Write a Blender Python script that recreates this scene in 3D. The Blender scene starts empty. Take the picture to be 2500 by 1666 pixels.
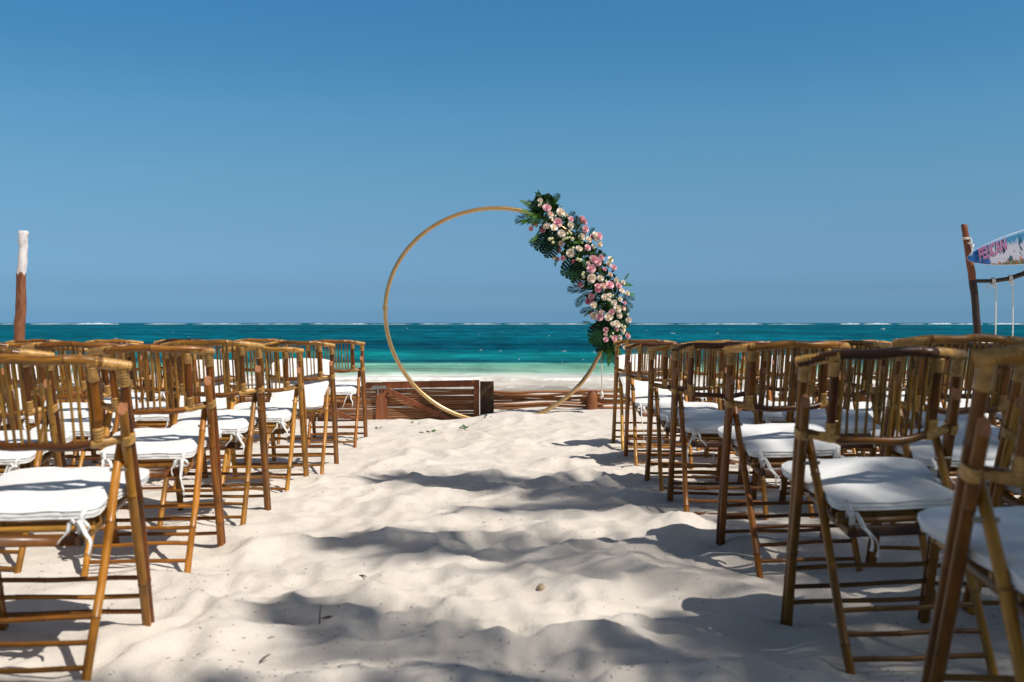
import bpy, math, random
import numpy as np
from mathutils import Vector, Matrix, Euler

R = math.radians
S = bpy.context.scene
COL = S.collection

# ------------------------------------------------------------------ camera, sky, sun, exposure
cam = bpy.data.cameras.new('camera')
cam.lens = 35.0
cam.sensor_width = 36.0
cam.shift_y = -0.0178
cam.clip_start = 0.05
cam.clip_end = 40000
cam.dof.use_dof = True
cam.dof.focus_distance = 9.4
cam.dof.aperture_fstop = 4.0
camo = bpy.data.objects.new('camera', cam)
camo.location = (0, 0, 1.0)
camo.rotation_euler = (R(90), 0, 0)
COL.objects.link(camo)
S.camera = camo

SUNV = Vector((0.57, -0.42, 1.0)).normalized()      # towards the sun: behind and right of the viewer
SUN_EL = math.asin(SUNV.z)
SUN_AZ = math.atan2(SUNV.x, SUNV.y)
W = bpy.data.worlds.new('World')
S.world = W
W.use_nodes = True
wn, wl = W.node_tree.nodes, W.node_tree.links
sky = wn.new('ShaderNodeTexSky')
sky.sky_type = 'NISHITA'
sky.sun_disc = False
sky.sun_elevation = SUN_EL
sky.sun_rotation = SUN_AZ
sky.air_density = 0.9
sky.dust_density = 1.2
sky.ozone_density = 3.0
bg = wn['Background']
bg.inputs['Strength'].default_value = 0.086
# colour grade of the clear sky by height above the horizon (deep polarised blue low down, warmed overhead to make shade less blue)
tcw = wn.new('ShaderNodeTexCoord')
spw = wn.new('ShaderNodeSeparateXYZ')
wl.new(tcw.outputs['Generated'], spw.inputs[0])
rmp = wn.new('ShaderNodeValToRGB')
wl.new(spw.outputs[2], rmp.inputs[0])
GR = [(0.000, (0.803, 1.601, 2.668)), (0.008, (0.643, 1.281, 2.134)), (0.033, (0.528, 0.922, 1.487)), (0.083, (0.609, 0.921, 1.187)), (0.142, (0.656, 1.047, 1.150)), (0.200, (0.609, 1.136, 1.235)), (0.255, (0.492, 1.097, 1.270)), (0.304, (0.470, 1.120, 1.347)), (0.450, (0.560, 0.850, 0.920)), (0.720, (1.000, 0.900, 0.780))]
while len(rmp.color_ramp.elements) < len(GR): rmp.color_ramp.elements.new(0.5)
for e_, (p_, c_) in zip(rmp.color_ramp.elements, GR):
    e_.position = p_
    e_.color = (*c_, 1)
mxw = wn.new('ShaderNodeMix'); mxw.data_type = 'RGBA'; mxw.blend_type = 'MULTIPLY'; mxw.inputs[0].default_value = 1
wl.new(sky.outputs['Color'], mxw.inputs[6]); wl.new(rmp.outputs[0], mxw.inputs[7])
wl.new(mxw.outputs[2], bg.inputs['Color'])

sd = bpy.data.lights.new('sun', 'SUN')
sd.energy = 4.6
sd.angle = R(0.55)
sd.color = (1.0, 0.955, 0.89)
so = bpy.data.objects.new('sun', sd)
so.rotation_euler = (-SUNV).to_track_quat('-Z', 'Y').to_euler()
so.location = (5, -4, 12)
COL.objects.link(so)

S.view_settings.view_transform = 'Standard'
S.view_settings.look = 'None'
S.view_settings.gamma = 1
S.view_settings.use_curve_mapping = False
S.view_settings.exposure = 0.0

rng = random.Random(7)
nr = np.random.RandomState(11)
F = 2431.0                                            # focal length in pixels of the 2500 px photograph


def at(px, py, Y):                                    # photograph pixel -> point at distance Y
    return Vector(((px - 1250) / F * Y, Y, 1 + (788 - py) / F * Y))


# ------------------------------------------------------------------ helpers
def tag(o, label=None, cat=None, group=None, kind=None):
    if label: o['label'] = label
    if cat: o['category'] = cat
    if group: o['group'] = group
    if kind: o['kind'] = kind
    return o


def empty(name, loc=(0, 0, 0), rz=0.0):
    o = bpy.data.objects.new(name, None)
    o.empty_display_size = 0.1
    o.location = loc
    o.rotation_euler = (0, 0, rz)
    COL.objects.link(o)
    return o


class MB:
    """collects faces with uvs, material slots and a per-point 'node' value; build() links ONE mesh object"""
    def __init__(s):
        s.v, s.f, s.uv, s.m, s.n = [], [], [], [], []

    def add(s, vs, fs, uvs=None, m=0, node=None):
        b = len(s.v)
        s.v += [tuple(p) for p in vs]
        s.n += list(node) if node is not None else [0.0] * len(vs)
        for i, f in enumerate(fs):
            s.f.append([b + k for k in f])
            s.uv += list(uvs[i]) if uvs else [(0, 0)] * len(f)
            s.m.append(m)

    def box(s, c, h, rot=None, m=0):
        M = rot if rot else Matrix.Identity(3)
        vs = []
        for x in (-1, 1):
            for y in (-1, 1):
                for z in (-1, 1):
                    vs.append(Vector(c) + M @ Vector((x * h[0], y * h[1], z * h[2])))
        fs = [(0, 1, 3, 2), (4, 6, 7, 5), (0, 4, 5, 1), (2, 3, 7, 6), (0, 2, 6, 4), (1, 5, 7, 3)]
        a = h[0]; bb = h[2]
        s.add(vs, fs, [[(0, 0), (0, bb), (a, bb), (a, 0)]] * 6, m)

    def bevbox(s, c, h, bv, rot=None, m=0):
        """box with chamfered edges (24 verts)"""
        M = rot if rot else Matrix.Identity(3)
        vs, idx = [], {}
        for sx in (-1, 1):
            for sy in (-1, 1):
                for sz in (-1, 1):
                    for ax in range(3):
                        q = [sx * (h[0] - bv), sy * (h[1] - bv), sz * (h[2] - bv)]
                        q[ax] += (sx, sy, sz)[ax] * bv
                        idx[(sx, sy, sz, ax)] = len(vs)
                        vs.append(Vector(c) + M @ Vector(q))
        fs = []
        for ax in range(3):
            o1, o2 = [(1, 2), (0, 2), (0, 1)][ax]
            for sg in (-1, 1):
                f = []
                for a, b in ((-1, -1), (1, -1), (1, 1), (-1, 1)):
                    k = [0, 0, 0]; k[ax] = sg; k[o1] = a; k[o2] = b
                    f.append(idx[(k[0], k[1], k[2], ax)])
                fs.append(f)
        for ax in range(3):
            o1, o2 = [(1, 2), (0, 2), (0, 1)][ax]
            for a in (-1, 1):
                for b in (-1, 1):
                    f = []
                    for e, w in ((-1, o1), (1, o1), (1, o2), (-1, o2)):
                        k = [0, 0, 0]; k[ax] = e; k[o1] = a; k[o2] = b
                        f.append(idx[(k[0], k[1], k[2], w)])
                    fs.append(f)
        for sx in (-1, 1):
            for sy in (-1, 1):
                for sz in (-1, 1):
                    fs.append([idx[(sx, sy, sz, a)] for a in range(3)])
        uvs = [[((vs[k] - Vector(c)).x + (vs[k] - Vector(c)).y, (vs[k] - Vector(c)).z) for k in f] for f in fs]
        s.add(vs, fs, uvs, m)

    def tube(s, pts, rad, seg=10, cap=True, m=0, mcap=None, node=None, cut=None, flat=1.0, up=None):
        """swept tube; node: list of 0..1 per ring; cut: (dir, slope) shears the last ring for an oblique end"""
        pts = [Vector(p) for p in pts]
        n = len(pts)
        if not hasattr(rad, '__len__'): rad = [rad] * n
        T = []
        for i in range(n):
            t = pts[min(i + 1, n - 1)] - pts[max(i - 1, 0)]
            T.append(t.normalized())
        ref = Vector(up) if up else (Vector((0, 0, 1)) if abs(T[0].z) < 0.8 else Vector((0, 1, 0)))
        vs, nd, vl = [], [], 0.0
        us = T[0].cross(ref).normalized()
        vlen = []
        for i in range(n):
            us = (us - T[i] * us.dot(T[i])).normalized()
            ws = T[i].cross(us)
            if i: vl += (pts[i] - pts[i - 1]).length
            vlen.append(vl)
            for k in range(seg):
                a = 2 * math.pi * k / seg
                off = (us * math.cos(a) + ws * math.sin(a) * flat) * rad[i]
                p = pts[i] + off
                if cut and i == n - 1:
                    p = p - T[i] * (off.dot(Vector(cut[0])) * cut[1])
                vs.append(p)
                nd.append(node[i] if node else 0.0)
        fs, uvs = [], []
        for i in range(n - 1):
            for k in range(seg):
                k2 = (k + 1) % seg
                fs.append((i * seg + k, i * seg + k2, (i + 1) * seg + k2, (i + 1) * seg + k))
                u0, u1 = k / seg, (k + 1) / seg
                uvs.append([(u0, vlen[i]), (u1, vlen[i]), (u1, vlen[i + 1]), (u0, vlen[i + 1])])
        s.add(vs, fs, uvs, m, nd)
        if cap:
            for i, rev in ((0, True), (n - 1, False)):
                ring = vs[i * seg:(i + 1) * seg]
                f = list(range(seg))
                if rev: f = f[::-1]
                s.add(ring, [f], [[(0.5 + 0.5 * math.cos(2 * math.pi * k / seg), 0.5 + 0.5 * math.sin(2 * math.pi * k / seg)) for k in f]], m if mcap is None else mcap)
        return s

    def build(s, name, mats, parent=None, smooth=True, loc=None):
        me = bpy.data.meshes.new(name)
        me.from_pydata(s.v, [], s.f)
        if not isinstance(mats, (list, tuple)): mats = [mats]
        for mt in mats: me.materials.append(mt)
        me.polygons.foreach_set('material_index', s.m)
        uvl = me.uv_layers.new(name='UVMap')
        uvl.data.foreach_set('uv', [c for p in s.uv for c in p])
        if any(s.n):
            at_ = me.attributes.new('node', 'FLOAT', 'POINT')
            at_.data.foreach_set('value', s.n)
        if smooth: me.polygons.foreach_set('use_smooth', [len(f) <= 4 for f in s.f])
        me.update()
        return link_mesh(name, me, parent, loc)


def link_mesh(name, me, parent=None, loc=None):
    o = bpy.data.objects.new(name, me)
    COL.objects.link(o)
    if parent is not None: o.parent = parent
    if loc is not None: o.location = loc
    return o


def kids(o, table):
    return table.get(o.name, [])


def copy_tree(root, children):
    c = root.copy()
    COL.objects.link(c)
    for ch, subs in children:
        d = ch.copy()
        COL.objects.link(d)
        d.parent = c
        for g in subs:
            e = g.copy()
            COL.objects.link(e)
            e.parent = d
    return c


# ---- numpy noise
def vnoise(x, y, seed=0):
    x = np.asarray(x, float); y = np.asarray(y, float)
    xi = np.floor(x).astype(np.int64); yi = np.floor(y).astype(np.int64)
    fx = x - xi; fy = y - yi
    fx = fx * fx * fx * (fx * (fx * 6 - 15) + 10); fy = fy * fy * fy * (fy * (fy * 6 - 15) + 10)

    def h(a, b):
        n = (a * 374761393 + b * 668265263 + seed * 974634777) & 0x7fffffff
        n = (n ^ (n >> 13)) * 1274126177 & 0x7fffffff
        return ((n ^ (n >> 16)) & 0xffff) / 32767.5 - 1
    return (h(xi, yi) * (1 - fx) + h(xi + 1, yi) * fx) * (1 - fy) + (h(xi, yi + 1) * (1 - fx) + h(xi + 1, yi + 1) * fx) * fy


def worley(x, y, seed=0, K=9.0):
    """smooth distance to scattered dimple centres, in cell units"""
    x = np.asarray(x, float); y = np.asarray(y, float)
    xi = np.floor(x).astype(np.int64); yi = np.floor(y).astype(np.int64)
    acc = np.zeros_like(x)
    for dx in (-1, 0, 1):
        for dy in (-1, 0, 1):
            a = xi + dx; b = yi + dy
            n = (a * 374761393 + b * 668265263 + seed * 974634777) & 0x7fffffff
            n = (n ^ (n >> 13)) * 1274126177 & 0x7fffffff
            n = n ^ (n >> 16)
            px = a + 0.5 + 0.42 * ((n & 0xff) / 127.5 - 1)
            py = b + 0.5 + 0.42 * (((n >> 8) & 0xff) / 127.5 - 1)
            d2 = (x - px) ** 2 + (y - py) ** 2
            acc += np.exp(-K * d2)
    return -np.log(acc + 1e-9) / K


MAC_Y = [-60, 0, 2.3, 3.0, 4.5, 5.4, 6.6, 7.6, 9.0, 9.7, 10.6, 11.3, 12.2, 35.0, 60.0, 200.0]
MAC_R = [0.15, .06, .06, .016, .016, .004, -.038, -.042, -.045, -.015, .028, .0, -.02, -1.42, -2.6, -8]
MAC_L = [0.15, .02, .02, .014, .016, .006, -.038, -.042, -.045, -.04, -.028, -.13, -.16, -1.42, -2.6, -8]


def sand_macro(x, y):
    x = np.asarray(x, float); y = np.asarray(y, float)
    t = np.clip((x + 0.75) / 0.75, 0, 1); t = t * t * (3 - 2 * t)
    return np.interp(y, MAC_Y, MAC_L) * (1 - t) + np.interp(y, MAC_Y, MAC_R) * t


def sand_h(x, y):
    x = np.asarray(x, float); y = np.asarray(y, float)
    wx = x + 0.10 * vnoise(x * 2.3, y * 2.3, 5) + 0.03 * vnoise(x * 7, y * 7, 15)
    wy = y + 0.10 * vnoise(x * 2.3, y * 2.3, 6) + 0.03 * vnoise(x * 7, y * 7, 16)
    bowls = worley(wx * 3.3, wy * 2.9, 3, 24.0) * 0.060 - 0.004
    small = worley(wx * 6.6 + 9, wy * 6.2, 8, 44.0) * 0.040 * (0.6 + 0.8 * np.clip(vnoise(x * 1.1, y * 1.1, 44) + 0.3, 0, 1)) + worley(wx * 14, wy * 13, 18, 14.0) * 0.011 - 0.004
    und = 0.022 * vnoise(x * 0.9 + 4, y * 1.1, 1) + 0.014 * vnoise(x * 2.1, y * 2.6, 2)
    fine = 0.0040 * vnoise(wx * 9, wy * 9, 4) + 0.0030 * vnoise(x * 17, y * 17, 9)
    amp = np.clip(1.0 - 0.45 * np.clip((np.abs(x + 0.2) - 0.9) / 0.5, 0, 1), 0, 1)
    amp = amp * np.interp(y, [-5, 2, 4.5, 7, 9.5, 11, 14, 30], [0.8, 1.0, 1.0, 0.9, 0.75, 0.35, 0.5, 0.3])
    amp = amp * np.interp(y, [-20, -5, 0, 40, 50], [0.0, 1, 1, 1, 0])
    return sand_macro(x, y) + (1.45 * (bowls - 0.006) + 1.3 * (small - 0.004) + und + fine) * amp - 0.016 * amp


def sh(x, y):
    return float(sand_h(np.array([x]), np.array([y]))[0])


# ------------------------------------------------------------------ materials
def mat(name):
    m = bpy.data.materials.new(name)
    m.use_nodes = True
    nt = m.node_tree
    return m, nt.nodes, nt.links, nt.nodes['Principled BSDF']


def nd(n, t, **kw):
    o = n.new(t)
    for k, v in kw.items(): setattr(o, k, v)
    return o


def mixc(n, l, fac, a, b, mode='MIX'):
    o = n.new('ShaderNodeMix'); o.data_type = 'RGBA'; o.blend_type = mode
    o.clamp_factor = True
    for sock, val in ((o.inputs[0], fac), (o.inputs[6], a), (o.inputs[7], b)):
        if hasattr(val, 'is_linked'): l.new(val, sock)
        elif isinstance(val, (int, float)): sock.default_value = val
        else: sock.default_value = (*val, 1) if len(val) == 3 else val
    return o.outputs[2]


def ramp(n, l, src, stops, interp='LINEAR'):
    o = n.new('ShaderNodeValToRGB')
    cr = o.color_ramp
    cr.interpolation = interp
    while len(cr.elements) < len(stops): cr.elements.new(0.5)
    for e, (p, c) in zip(cr.elements, stops):
        e.position = p
        e.color = (c, c, c, 1) if isinstance(c, (int, float)) else (*c, 1)
    l.new(src, o.inputs[0])
    return o.outputs[0]


def noise(n, l, vec, scale, detail=3, rough=0.55, dist=0.0):
    o = n.new('ShaderNodeTexNoise')
    o.inputs['Scale'].default_value = scale
    o.inputs['Detail'].default_value = detail
    o.inputs['Roughness'].default_value = rough
    o.inputs['Distortion'].default_value = dist
    if vec is not None: l.new(vec, o.inputs['Vector'])
    return o


def vmap(n, l, vec, scale=(1, 1, 1), loc=None):
    o = n.new('ShaderNodeMapping')
    o.inputs['Scale'].default_value = scale
    if loc is not None: l.new(loc, o.inputs['Location'])
    l.new(vec, o.inputs['Vector'])
    return o.outputs[0]


def bump(n, l, b, h, strength=0.3, dist=0.01):
    o = n.new('ShaderNodeBump')
    o.inputs['Strength'].default_value = strength
    o.inputs['Distance'].default_value = dist
    l.new(h, o.inputs['Height'])
    l.new(o.outputs[0], b.inputs['Normal'])
    return o


def spec(b, v):
    b.inputs['Specular IOR Level'].default_value = v


def bamboo(name, ca, cb, burn=(0.035, 0.012, 0.004), amount=0.5, rough=0.36, coat=0.14, node=(0.07, 0.02, 0.006), nodek=0.7):
    m, n, l, b = mat(name)
    oi = n.new('ShaderNodeObjectInfo')
    uv = n.new('ShaderNodeUVMap')
    off = nd(n, 'ShaderNodeVectorMath', operation='SCALE')
    comb = n.new('ShaderNodeCombineXYZ')
    l.new(oi.outputs['Random'], comb.inputs[0]); l.new(oi.outputs['Random'], comb.inputs[1])
    l.new(comb.outputs[0], off.inputs[0]); off.inputs['Scale'].default_value = 37.0
    st = noise(n, l, vmap(n, l, uv.outputs[0], (7, 3.5, 1), off.outputs[0]), 1.0, 5, 0.6, 0.4)
    fine = noise(n, l, vmap(n, l, uv.outputs[0], (34, 5, 1), off.outputs[0]), 1.0, 3, 0.6)
    big = noise(n, l, vmap(n, l, uv.outputs[0], (1.4, 5.5, 1), off.outputs[0]), 1.0, 3, 0.6)
    base = mixc(n, l, oi.outputs['Random'], ca, cb)
    base = mixc(n, l, 1.0, base, oi.outputs['Color'], 'MULTIPLY')
    var = ramp(n, l, big.outputs[0], [(0.3, 0.45), (0.5, 0.95), (0.7, 1.4)])
    base = mixc(n, l, 1.0, base, var, 'MULTIPLY')
    fv = ramp(n, l, fine.outputs[0], [(0.25, 0.78), (0.75, 1.15)])
    base = mixc(n, l, 1.0, base, fv, 'MULTIPLY')
    mk = ramp(n, l, st.outputs[0], [(0.56, 0.0), (0.66, amount)])
    base = mixc(n, l, mk, base, burn)
    an = nd(n, 'ShaderNodeAttribute', attribute_name='node')
    nm_ = nd(n, 'ShaderNodeMath', operation='MULTIPLY'); l.new(an.outputs['Fac'], nm_.inputs[0]); nm_.inputs[1].default_value = nodek
    base = mixc(n, l, nm_.outputs[0], base, node)
    l.new(base, b.inputs['Base Color'])
    b.inputs['Roughness'].default_value = rough
    b.inputs['Coat Weight'].default_value = coat
    b.inputs['Coat Roughness'].default_value = 0.2
    spec(b, 0.32)
    bump(n, l, b, fine.outputs[0], 0.25, 0.002)
    return m


M = {}
M['post'] = bamboo('varnished_bamboo_post', (0.13, 0.032, 0.0025), (0.30, 0.10, 0.007), amount=0.65)
M['brace'] = bamboo('varnished_bamboo_brace', (0.26, 0.085, 0.006), (0.40, 0.175, 0.022), burn=(0.08, 0.02, 0.003), amount=0.6)
M['leg'] = bamboo('varnished_bamboo_leg', (0.38, 0.135, 0.010), (0.50, 0.225, 0.026), burn=(0.16, 0.035, 0.005), amount=0.5)
M['rail'] = bamboo('smoked_bamboo_rail', (0.08, 0.022, 0.003), (0.46, 0.195, 0.024), amount=0.95)
M['lowrail'] = bamboo('smoked_dark_rail', (0.07, 0.019, 0.003), (0.26, 0.09, 0.010), amount=0.85)
M['spindle'] = bamboo('bamboo_spindle', (0.20, 0.082, 0.007), (0.44, 0.215, 0.026), burn=(0.15, 0.05, 0.01), amount=0.4)
M['rung'] = bamboo('bamboo_rung', (0.15, 0.044, 0.004), (0.36, 0.14, 0.014), amount=0.6, nodek=0.35)
M['seatwood'] = bamboo('seat_bamboo', (0.24, 0.09, 0.010), (0.40, 0.185, 0.026), amount=0.5)


def simple(name, c, rough=0.6, metal=0.0, sp=0.4, nscale=None, nvar=0.25, bmp=0.0, bd=0.002, rnd=0.0):
    m, n, l, b = mat(name)
    col = None
    if nscale:
        tc = n.new('ShaderNodeTexCoord')
        no = noise(n, l, tc.outputs['Object'], nscale, 4, 0.6)
        k = ramp(n, l, no.outputs[0], [(0.3, 1 - nvar), (0.7, 1 + nvar)])
        col = mixc(n, l, 1.0, c, k, 'MULTIPLY')
        if bmp: bump(n, l, b, no.outputs[0], bmp, bd)
    if rnd:
        oi = n.new('ShaderNodeObjectInfo')
        k = ramp(n, l, oi.outputs['Random'], [(0.0, 1 - rnd), (1.0, 1 + rnd)])
        col = mixc(n, l, 1.0, col if col is not None else c, k, 'MULTIPLY')
    if col is None: b.inputs['Base Color'].default_value = (*c, 1)
    else: l.new(col, b.inputs['Base Color'])
    b.inputs['Roughness'].default_value = rough
    b.inputs['Metallic'].default_value = metal
    spec(b, sp)
    return m


M['wrap'] = simple('rattan_lashing', (0.47, 0.25, 0.065), 0.4, sp=0.5, nscale=45, nvar=0.42, rnd=0.25)
M['cutend'] = simple('cut_bamboo_end', (0.42, 0.17, 0.075), 0.6, nscale=90, nvar=0.3)
M['metal'] = simple('galvanised_metal', (0.40, 0.40, 0.39), 0.42, 1.0, nscale=40, nvar=0.25)
M['boltm'] = simple('dull_bolt', (0.35, 0.30, 0.22), 0.45, 0.9)


def fabric():
    m, n, l, b = mat('white_cotton')
    tc = n.new('ShaderNodeTexCoord')
    no = noise(n, l, tc.outputs['Object'], 9, 4, 0.6, 0.6)
    wv = noise(n, l, vmap(n, l, tc.outputs['Object'], (900, 900, 900)), 1.0, 1)
    c = ramp(n, l, no.outputs[0], [(0.3, (0.77, 0.755, 0.72)), (0.7, (0.84, 0.83, 0.81))])
    l.new(c, b.inputs['Base Color'])
    b.inputs['Roughness'].default_value = 0.85
    spec(b, 0.2)
    b.inputs['Sheen Weight'].default_value = 0.15
    wr = noise(n, l, vmap(n, l, tc.outputs['Object'], (14, 30, 30)), 1.0, 3, 0.5, 1.2)
    bump(n, l, b, wr.outputs[0], 0.22, 0.012)
    return m


M['fabric'] = fabric()
M['ribbon'] = simple('white_cotton_tape', (0.8, 0.79, 0.76), 0.85, sp=0.2, nscale=25, nvar=0.06)


def sand_mat():
    m, n, l, b = mat('pale_coral_sand')
    g = n.new('ShaderNodeNewGeometry')
    pos = g.outputs['Position']
    big = noise(n, l, pos, 0.9, 4, 0.6)
    mid = noise(n, l, pos, 7, 4, 0.6)
    grain = noise(n, l, pos, 260, 3, 0.7)
    c = ramp(n, l, big.outputs[0], [(0.3, (0.63, 0.56, 0.48)), (0.7, (0.70, 0.635, 0.56))])
    k = ramp(n, l, mid.outputs[0], [(0.3, 0.94), (0.7, 1.05)])
    c = mixc(n, l, 1.0, c, k, 'MULTIPLY')
    kg = ramp(n, l, grain.outputs[0], [(0.25, 0.86), (0.75, 1.1)])
    c = mixc(n, l, 1.0, c, kg, 'MULTIPLY')
    # dark specks of dry weed and shell grit, gathered in patches
    vo = n.new('ShaderNodeTexVoronoi'); vo.inputs['Scale'].default_value = 34
    vo.inputs['Randomness'].default_value = 1.0
    l.new(vmap(n, l, pos, (1.0, 0.55, 1.0)), vo.inputs['Vector'])
    patch = noise(n, l, pos, 1.7, 3, 0.6)
    thr = ramp(n, l, patch.outputs[0], [(0.42, 0.02), (0.68, 0.13)])
    lt = nd(n, 'ShaderNodeMath', operation='LESS_THAN')
    l.new(vo.outputs['Distance'], lt.inputs[0]); l.new(thr, lt.inputs[1])
    sel = nd(n, 'ShaderNodeMath', operation='GREATER_THAN')
    sx = n.new('ShaderNodeSeparateColor'); l.new(vo.outputs['Color'], sx.inputs[0])
    l.new(sx.outputs[0], sel.inputs[0]); sel.inputs[1].default_value = 0.55
    mu = nd(n, 'ShaderNodeMath', operation='MULTIPLY')
    l.new(lt.outputs[0], mu.inputs[0]); l.new(sel.outputs[0], mu.inputs[1])
    mu2 = nd(n, 'ShaderNodeMath', operation='MULTIPLY'); l.new(mu.outputs[0], mu2.inputs[0]); mu2.inputs[1].default_value = 0.75
    c = mixc(n, l, mu2.outputs[0], c, (0.13, 0.09, 0.06))
    # wet sand towards the water
    sp = n.new('ShaderNodeSeparateXYZ'); l.new(pos, sp.inputs[0])
    wet = nd(n, 'ShaderNodeMapRange'); wet.inputs[1].default_value = 31.0; wet.inputs[2].default_value = 35.5
    l.new(sp.outputs[1], wet.inputs[0])
    c = mixc(n, l, wet.outputs[0], c, (0.38, 0.32, 0.25))
    l.new(c, b.inputs['Base Color'])
    b.inputs['Roughness'].default_value = 0.95
    spec(b, 0.12)
    ad = nd(n, 'ShaderNodeMath', operation='MULTIPLY_ADD')
    mid2 = noise(n, l, pos, 28, 4, 0.65)
    l.new(grain.outputs[0], ad.inputs[0]); ad.inputs[1].default_value = 0.25; l.new(mid2.outputs[0], ad.inputs[2])
    bump(n, l, b, ad.outputs[0], 0.7, 0.009)
    return m


M['sand'] = sand_mat()

SEA_Z = -1.4
SK = 2.4 * F                                            # photo rows below the horizon = SK / distance


def sea_mat():
    m, n, l, b = mat('turquoise_sea')
    g = n.new('ShaderNodeNewGeometry')
    pos = g.outputs['Position']
    sp = n.new('ShaderNodeSeparateXYZ'); l.new(pos, sp.inputs[0])
    # inverse distance runs evenly down the water as seen from the beach
    wob = noise(n, l, vmap(n, l, pos, (0.035, 0.10, 0.0)), 1.0, 4, 0.6)
    wob2 = noise(n, l, vmap(n, l, pos, (0.006, 0.02, 0.0)), 1.0, 3, 0.6)
    ym = nd(n, 'ShaderNodeMath', operation='MULTIPLY_ADD')        # y * (1 + .18*(wob-.5))
    a1 = nd(n, 'ShaderNodeMath', operation='MULTIPLY_ADD'); l.new(wob.outputs[0], a1.inputs[0]); a1.inputs[1].default_value = 0.22; a1.inputs[2].default_value = 0.89
    mul = nd(n, 'ShaderNodeMath', operation='MULTIPLY'); l.new(sp.outputs[1], mul.inputs[0]); l.new(a1.outputs[0], mul.inputs[1])
    inv = nd(n, 'ShaderNodeMath', operation='DIVIDE'); inv.inputs[0].default_value = SK / 175.0; l.new(mul.outputs[0], inv.inputs[1])
    def q(py): return (py - 788) / 175.0
    stops = [(q(789), (0.003, 0.090, 0.130)), (q(800), (0.001, 0.084, 0.122)), (q(830), (0.001, 0.098, 0.135)), (q(845), (0.0006, 0.056, 0.090)),
             (q(858), (0.001, 0.082, 0.112)), (q(866), (0.004, 0.175, 0.175)), (q(872), (0.003, 0.125, 0.138)), (q(879), (0.002, 0.062, 0.088)),
             (q(885), (0.015, 0.125, 0.130)), (q(890), (0.10, 0.285, 0.210)), (q(903), (0.19, 0.365, 0.270)), (q(911), (0.29, 0.395, 0.32)),
             (q(917), (0.44, 0.44, 0.39)), (q(926), (0.50, 0.465, 0.40)), (q(940), (0.54, 0.485, 0.41)), (q(960), (0.56, 0.50, 0.42))]
    c = ramp(n, l, inv.outputs[0], stops)
    # weed patches and swell streaks lying along the shore
    st = noise(n, l, vmap(n, l, pos, (0.018, 0.16, 0.0)), 1.0, 5, 0.65, 0.6)
    k = ramp(n, l, st.outputs[0], [(0.3, 0.5), (0.5, 1.0), (0.72, 1.4)])
    c = mixc(n, l, 1.0, c, k, 'MULTIPLY')
    k2 = ramp(n, l, wob2.outputs[0], [(0.35, 0.7), (0.65, 1.3)])
    c = mixc(n, l, 1.0, c, k2, 'MULTIPLY')
    fs_ = noise(n, l, vmap(n, l, pos, (0.010, 0.045, 0.0)), 1.0, 8, 0.8, 0.3)
    k4 = ramp(n, l, fs_.outputs[0], [(0.32, 0.55), (0.5, 1.0), (0.68, 1.45)])
    c = mixc(n, l, 1.0, c, k4, 'MULTIPLY')
    ns_ = noise(n, l, vmap(n, l, pos, (0.10, 0.55, 0.0)), 1.0, 5, 0.7, 0.8)
    k5 = ramp(n, l, ns_.outputs[0], [(0.3, 0.74), (0.7, 1.2)])
    c = mixc(n, l, 1.0, c, k5, 'MULTIPLY')
    rip = noise(n, l, vmap(n, l, pos, (0.5, 1.6, 0.0)), 1.0, 4, 0.7)
    k3 = ramp(n, l, rip.outputs[0], [(0.3, 0.8), (0.7, 1.2)])
    c = mixc(n, l, 1.0, c, k3, 'MULTIPLY')
    # foam from the breaking wave
    an = nd(n, 'ShaderNodeAttribute', attribute_name='foam')
    fn = noise(n, l, vmap(n, l, pos, (1.2, 2.4, 2.0)), 1.0, 6, 0.75, 0.5)
    ad = nd(n, 'ShaderNodeMath', operation='ADD'); l.new(an.outputs['Fac'], ad.inputs[0]); l.new(fn.outputs[0], ad.inputs[1])
    fm = ramp(n, l, ad.outputs[0], [(0.93, 0.0), (1.12, 1.0)])
    c = mixc(n, l, fm, c, (0.80, 0.78, 0.74))
    l.new(c, b.inputs['Base Color'])
    fw_ = noise(n, l, vmap(n, l, pos, (0.22, 0.055, 0.0)), 1.0, 4, 0.7, 0.4)
    k6 = ramp(n, l, fw_.outputs[0], [(0.34, 0.72), (0.5, 1.0), (0.66, 1.3)])
    c2 = mixc(n, l, 1.0, c, k6, 'MULTIPLY')
    l.new(c2, b.inputs['Base Color'])
    b.inputs['Roughness'].default_value = 0.5
    spec(b, 0.06)
    b.inputs['IOR'].default_value = 1.15
    bw = noise(n, l, vmap(n, l, pos, (0.35, 0.9, 0.5)), 1.0, 5, 0.65)
    bump(n, l, b, bw.outputs[0], 0.5, 0.25)
    return m


M['sea'] = sea_mat()
M['foam'] = simple('white_foam', (0.66, 0.70, 0.72), 0.8, sp=0.2, nscale=0.8, nvar=0.1)
M['gold'] = None


def gold_mat():
    m, n, l, b = mat('gold_painted_pipe')
    tc = n.new('ShaderNodeTexCoord')
    no = noise(n, l, tc.outputs['Object'], 5, 5, 0.7)
    c = ramp(n, l, no.outputs[0], [(0.3, (0.52, 0.32, 0.13)), (0.7, (0.66, 0.43, 0.20))])
    sc = noise(n, l, tc.outputs['Object'], 45, 3, 0.7)
    k = ramp(n, l, sc.outputs[0], [(0.66, 0.0), (0.72, 0.6)])
    c = mixc(n, l, k, c, (0.7, 0.55, 0.34))
    l.new(c, b.inputs['Base Color'])
    b.inputs['Metallic'].default_value = 0.7
    b.inputs['Roughness'].default_value = 0.30
    return m


M['gold'] = gold_mat()


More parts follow.
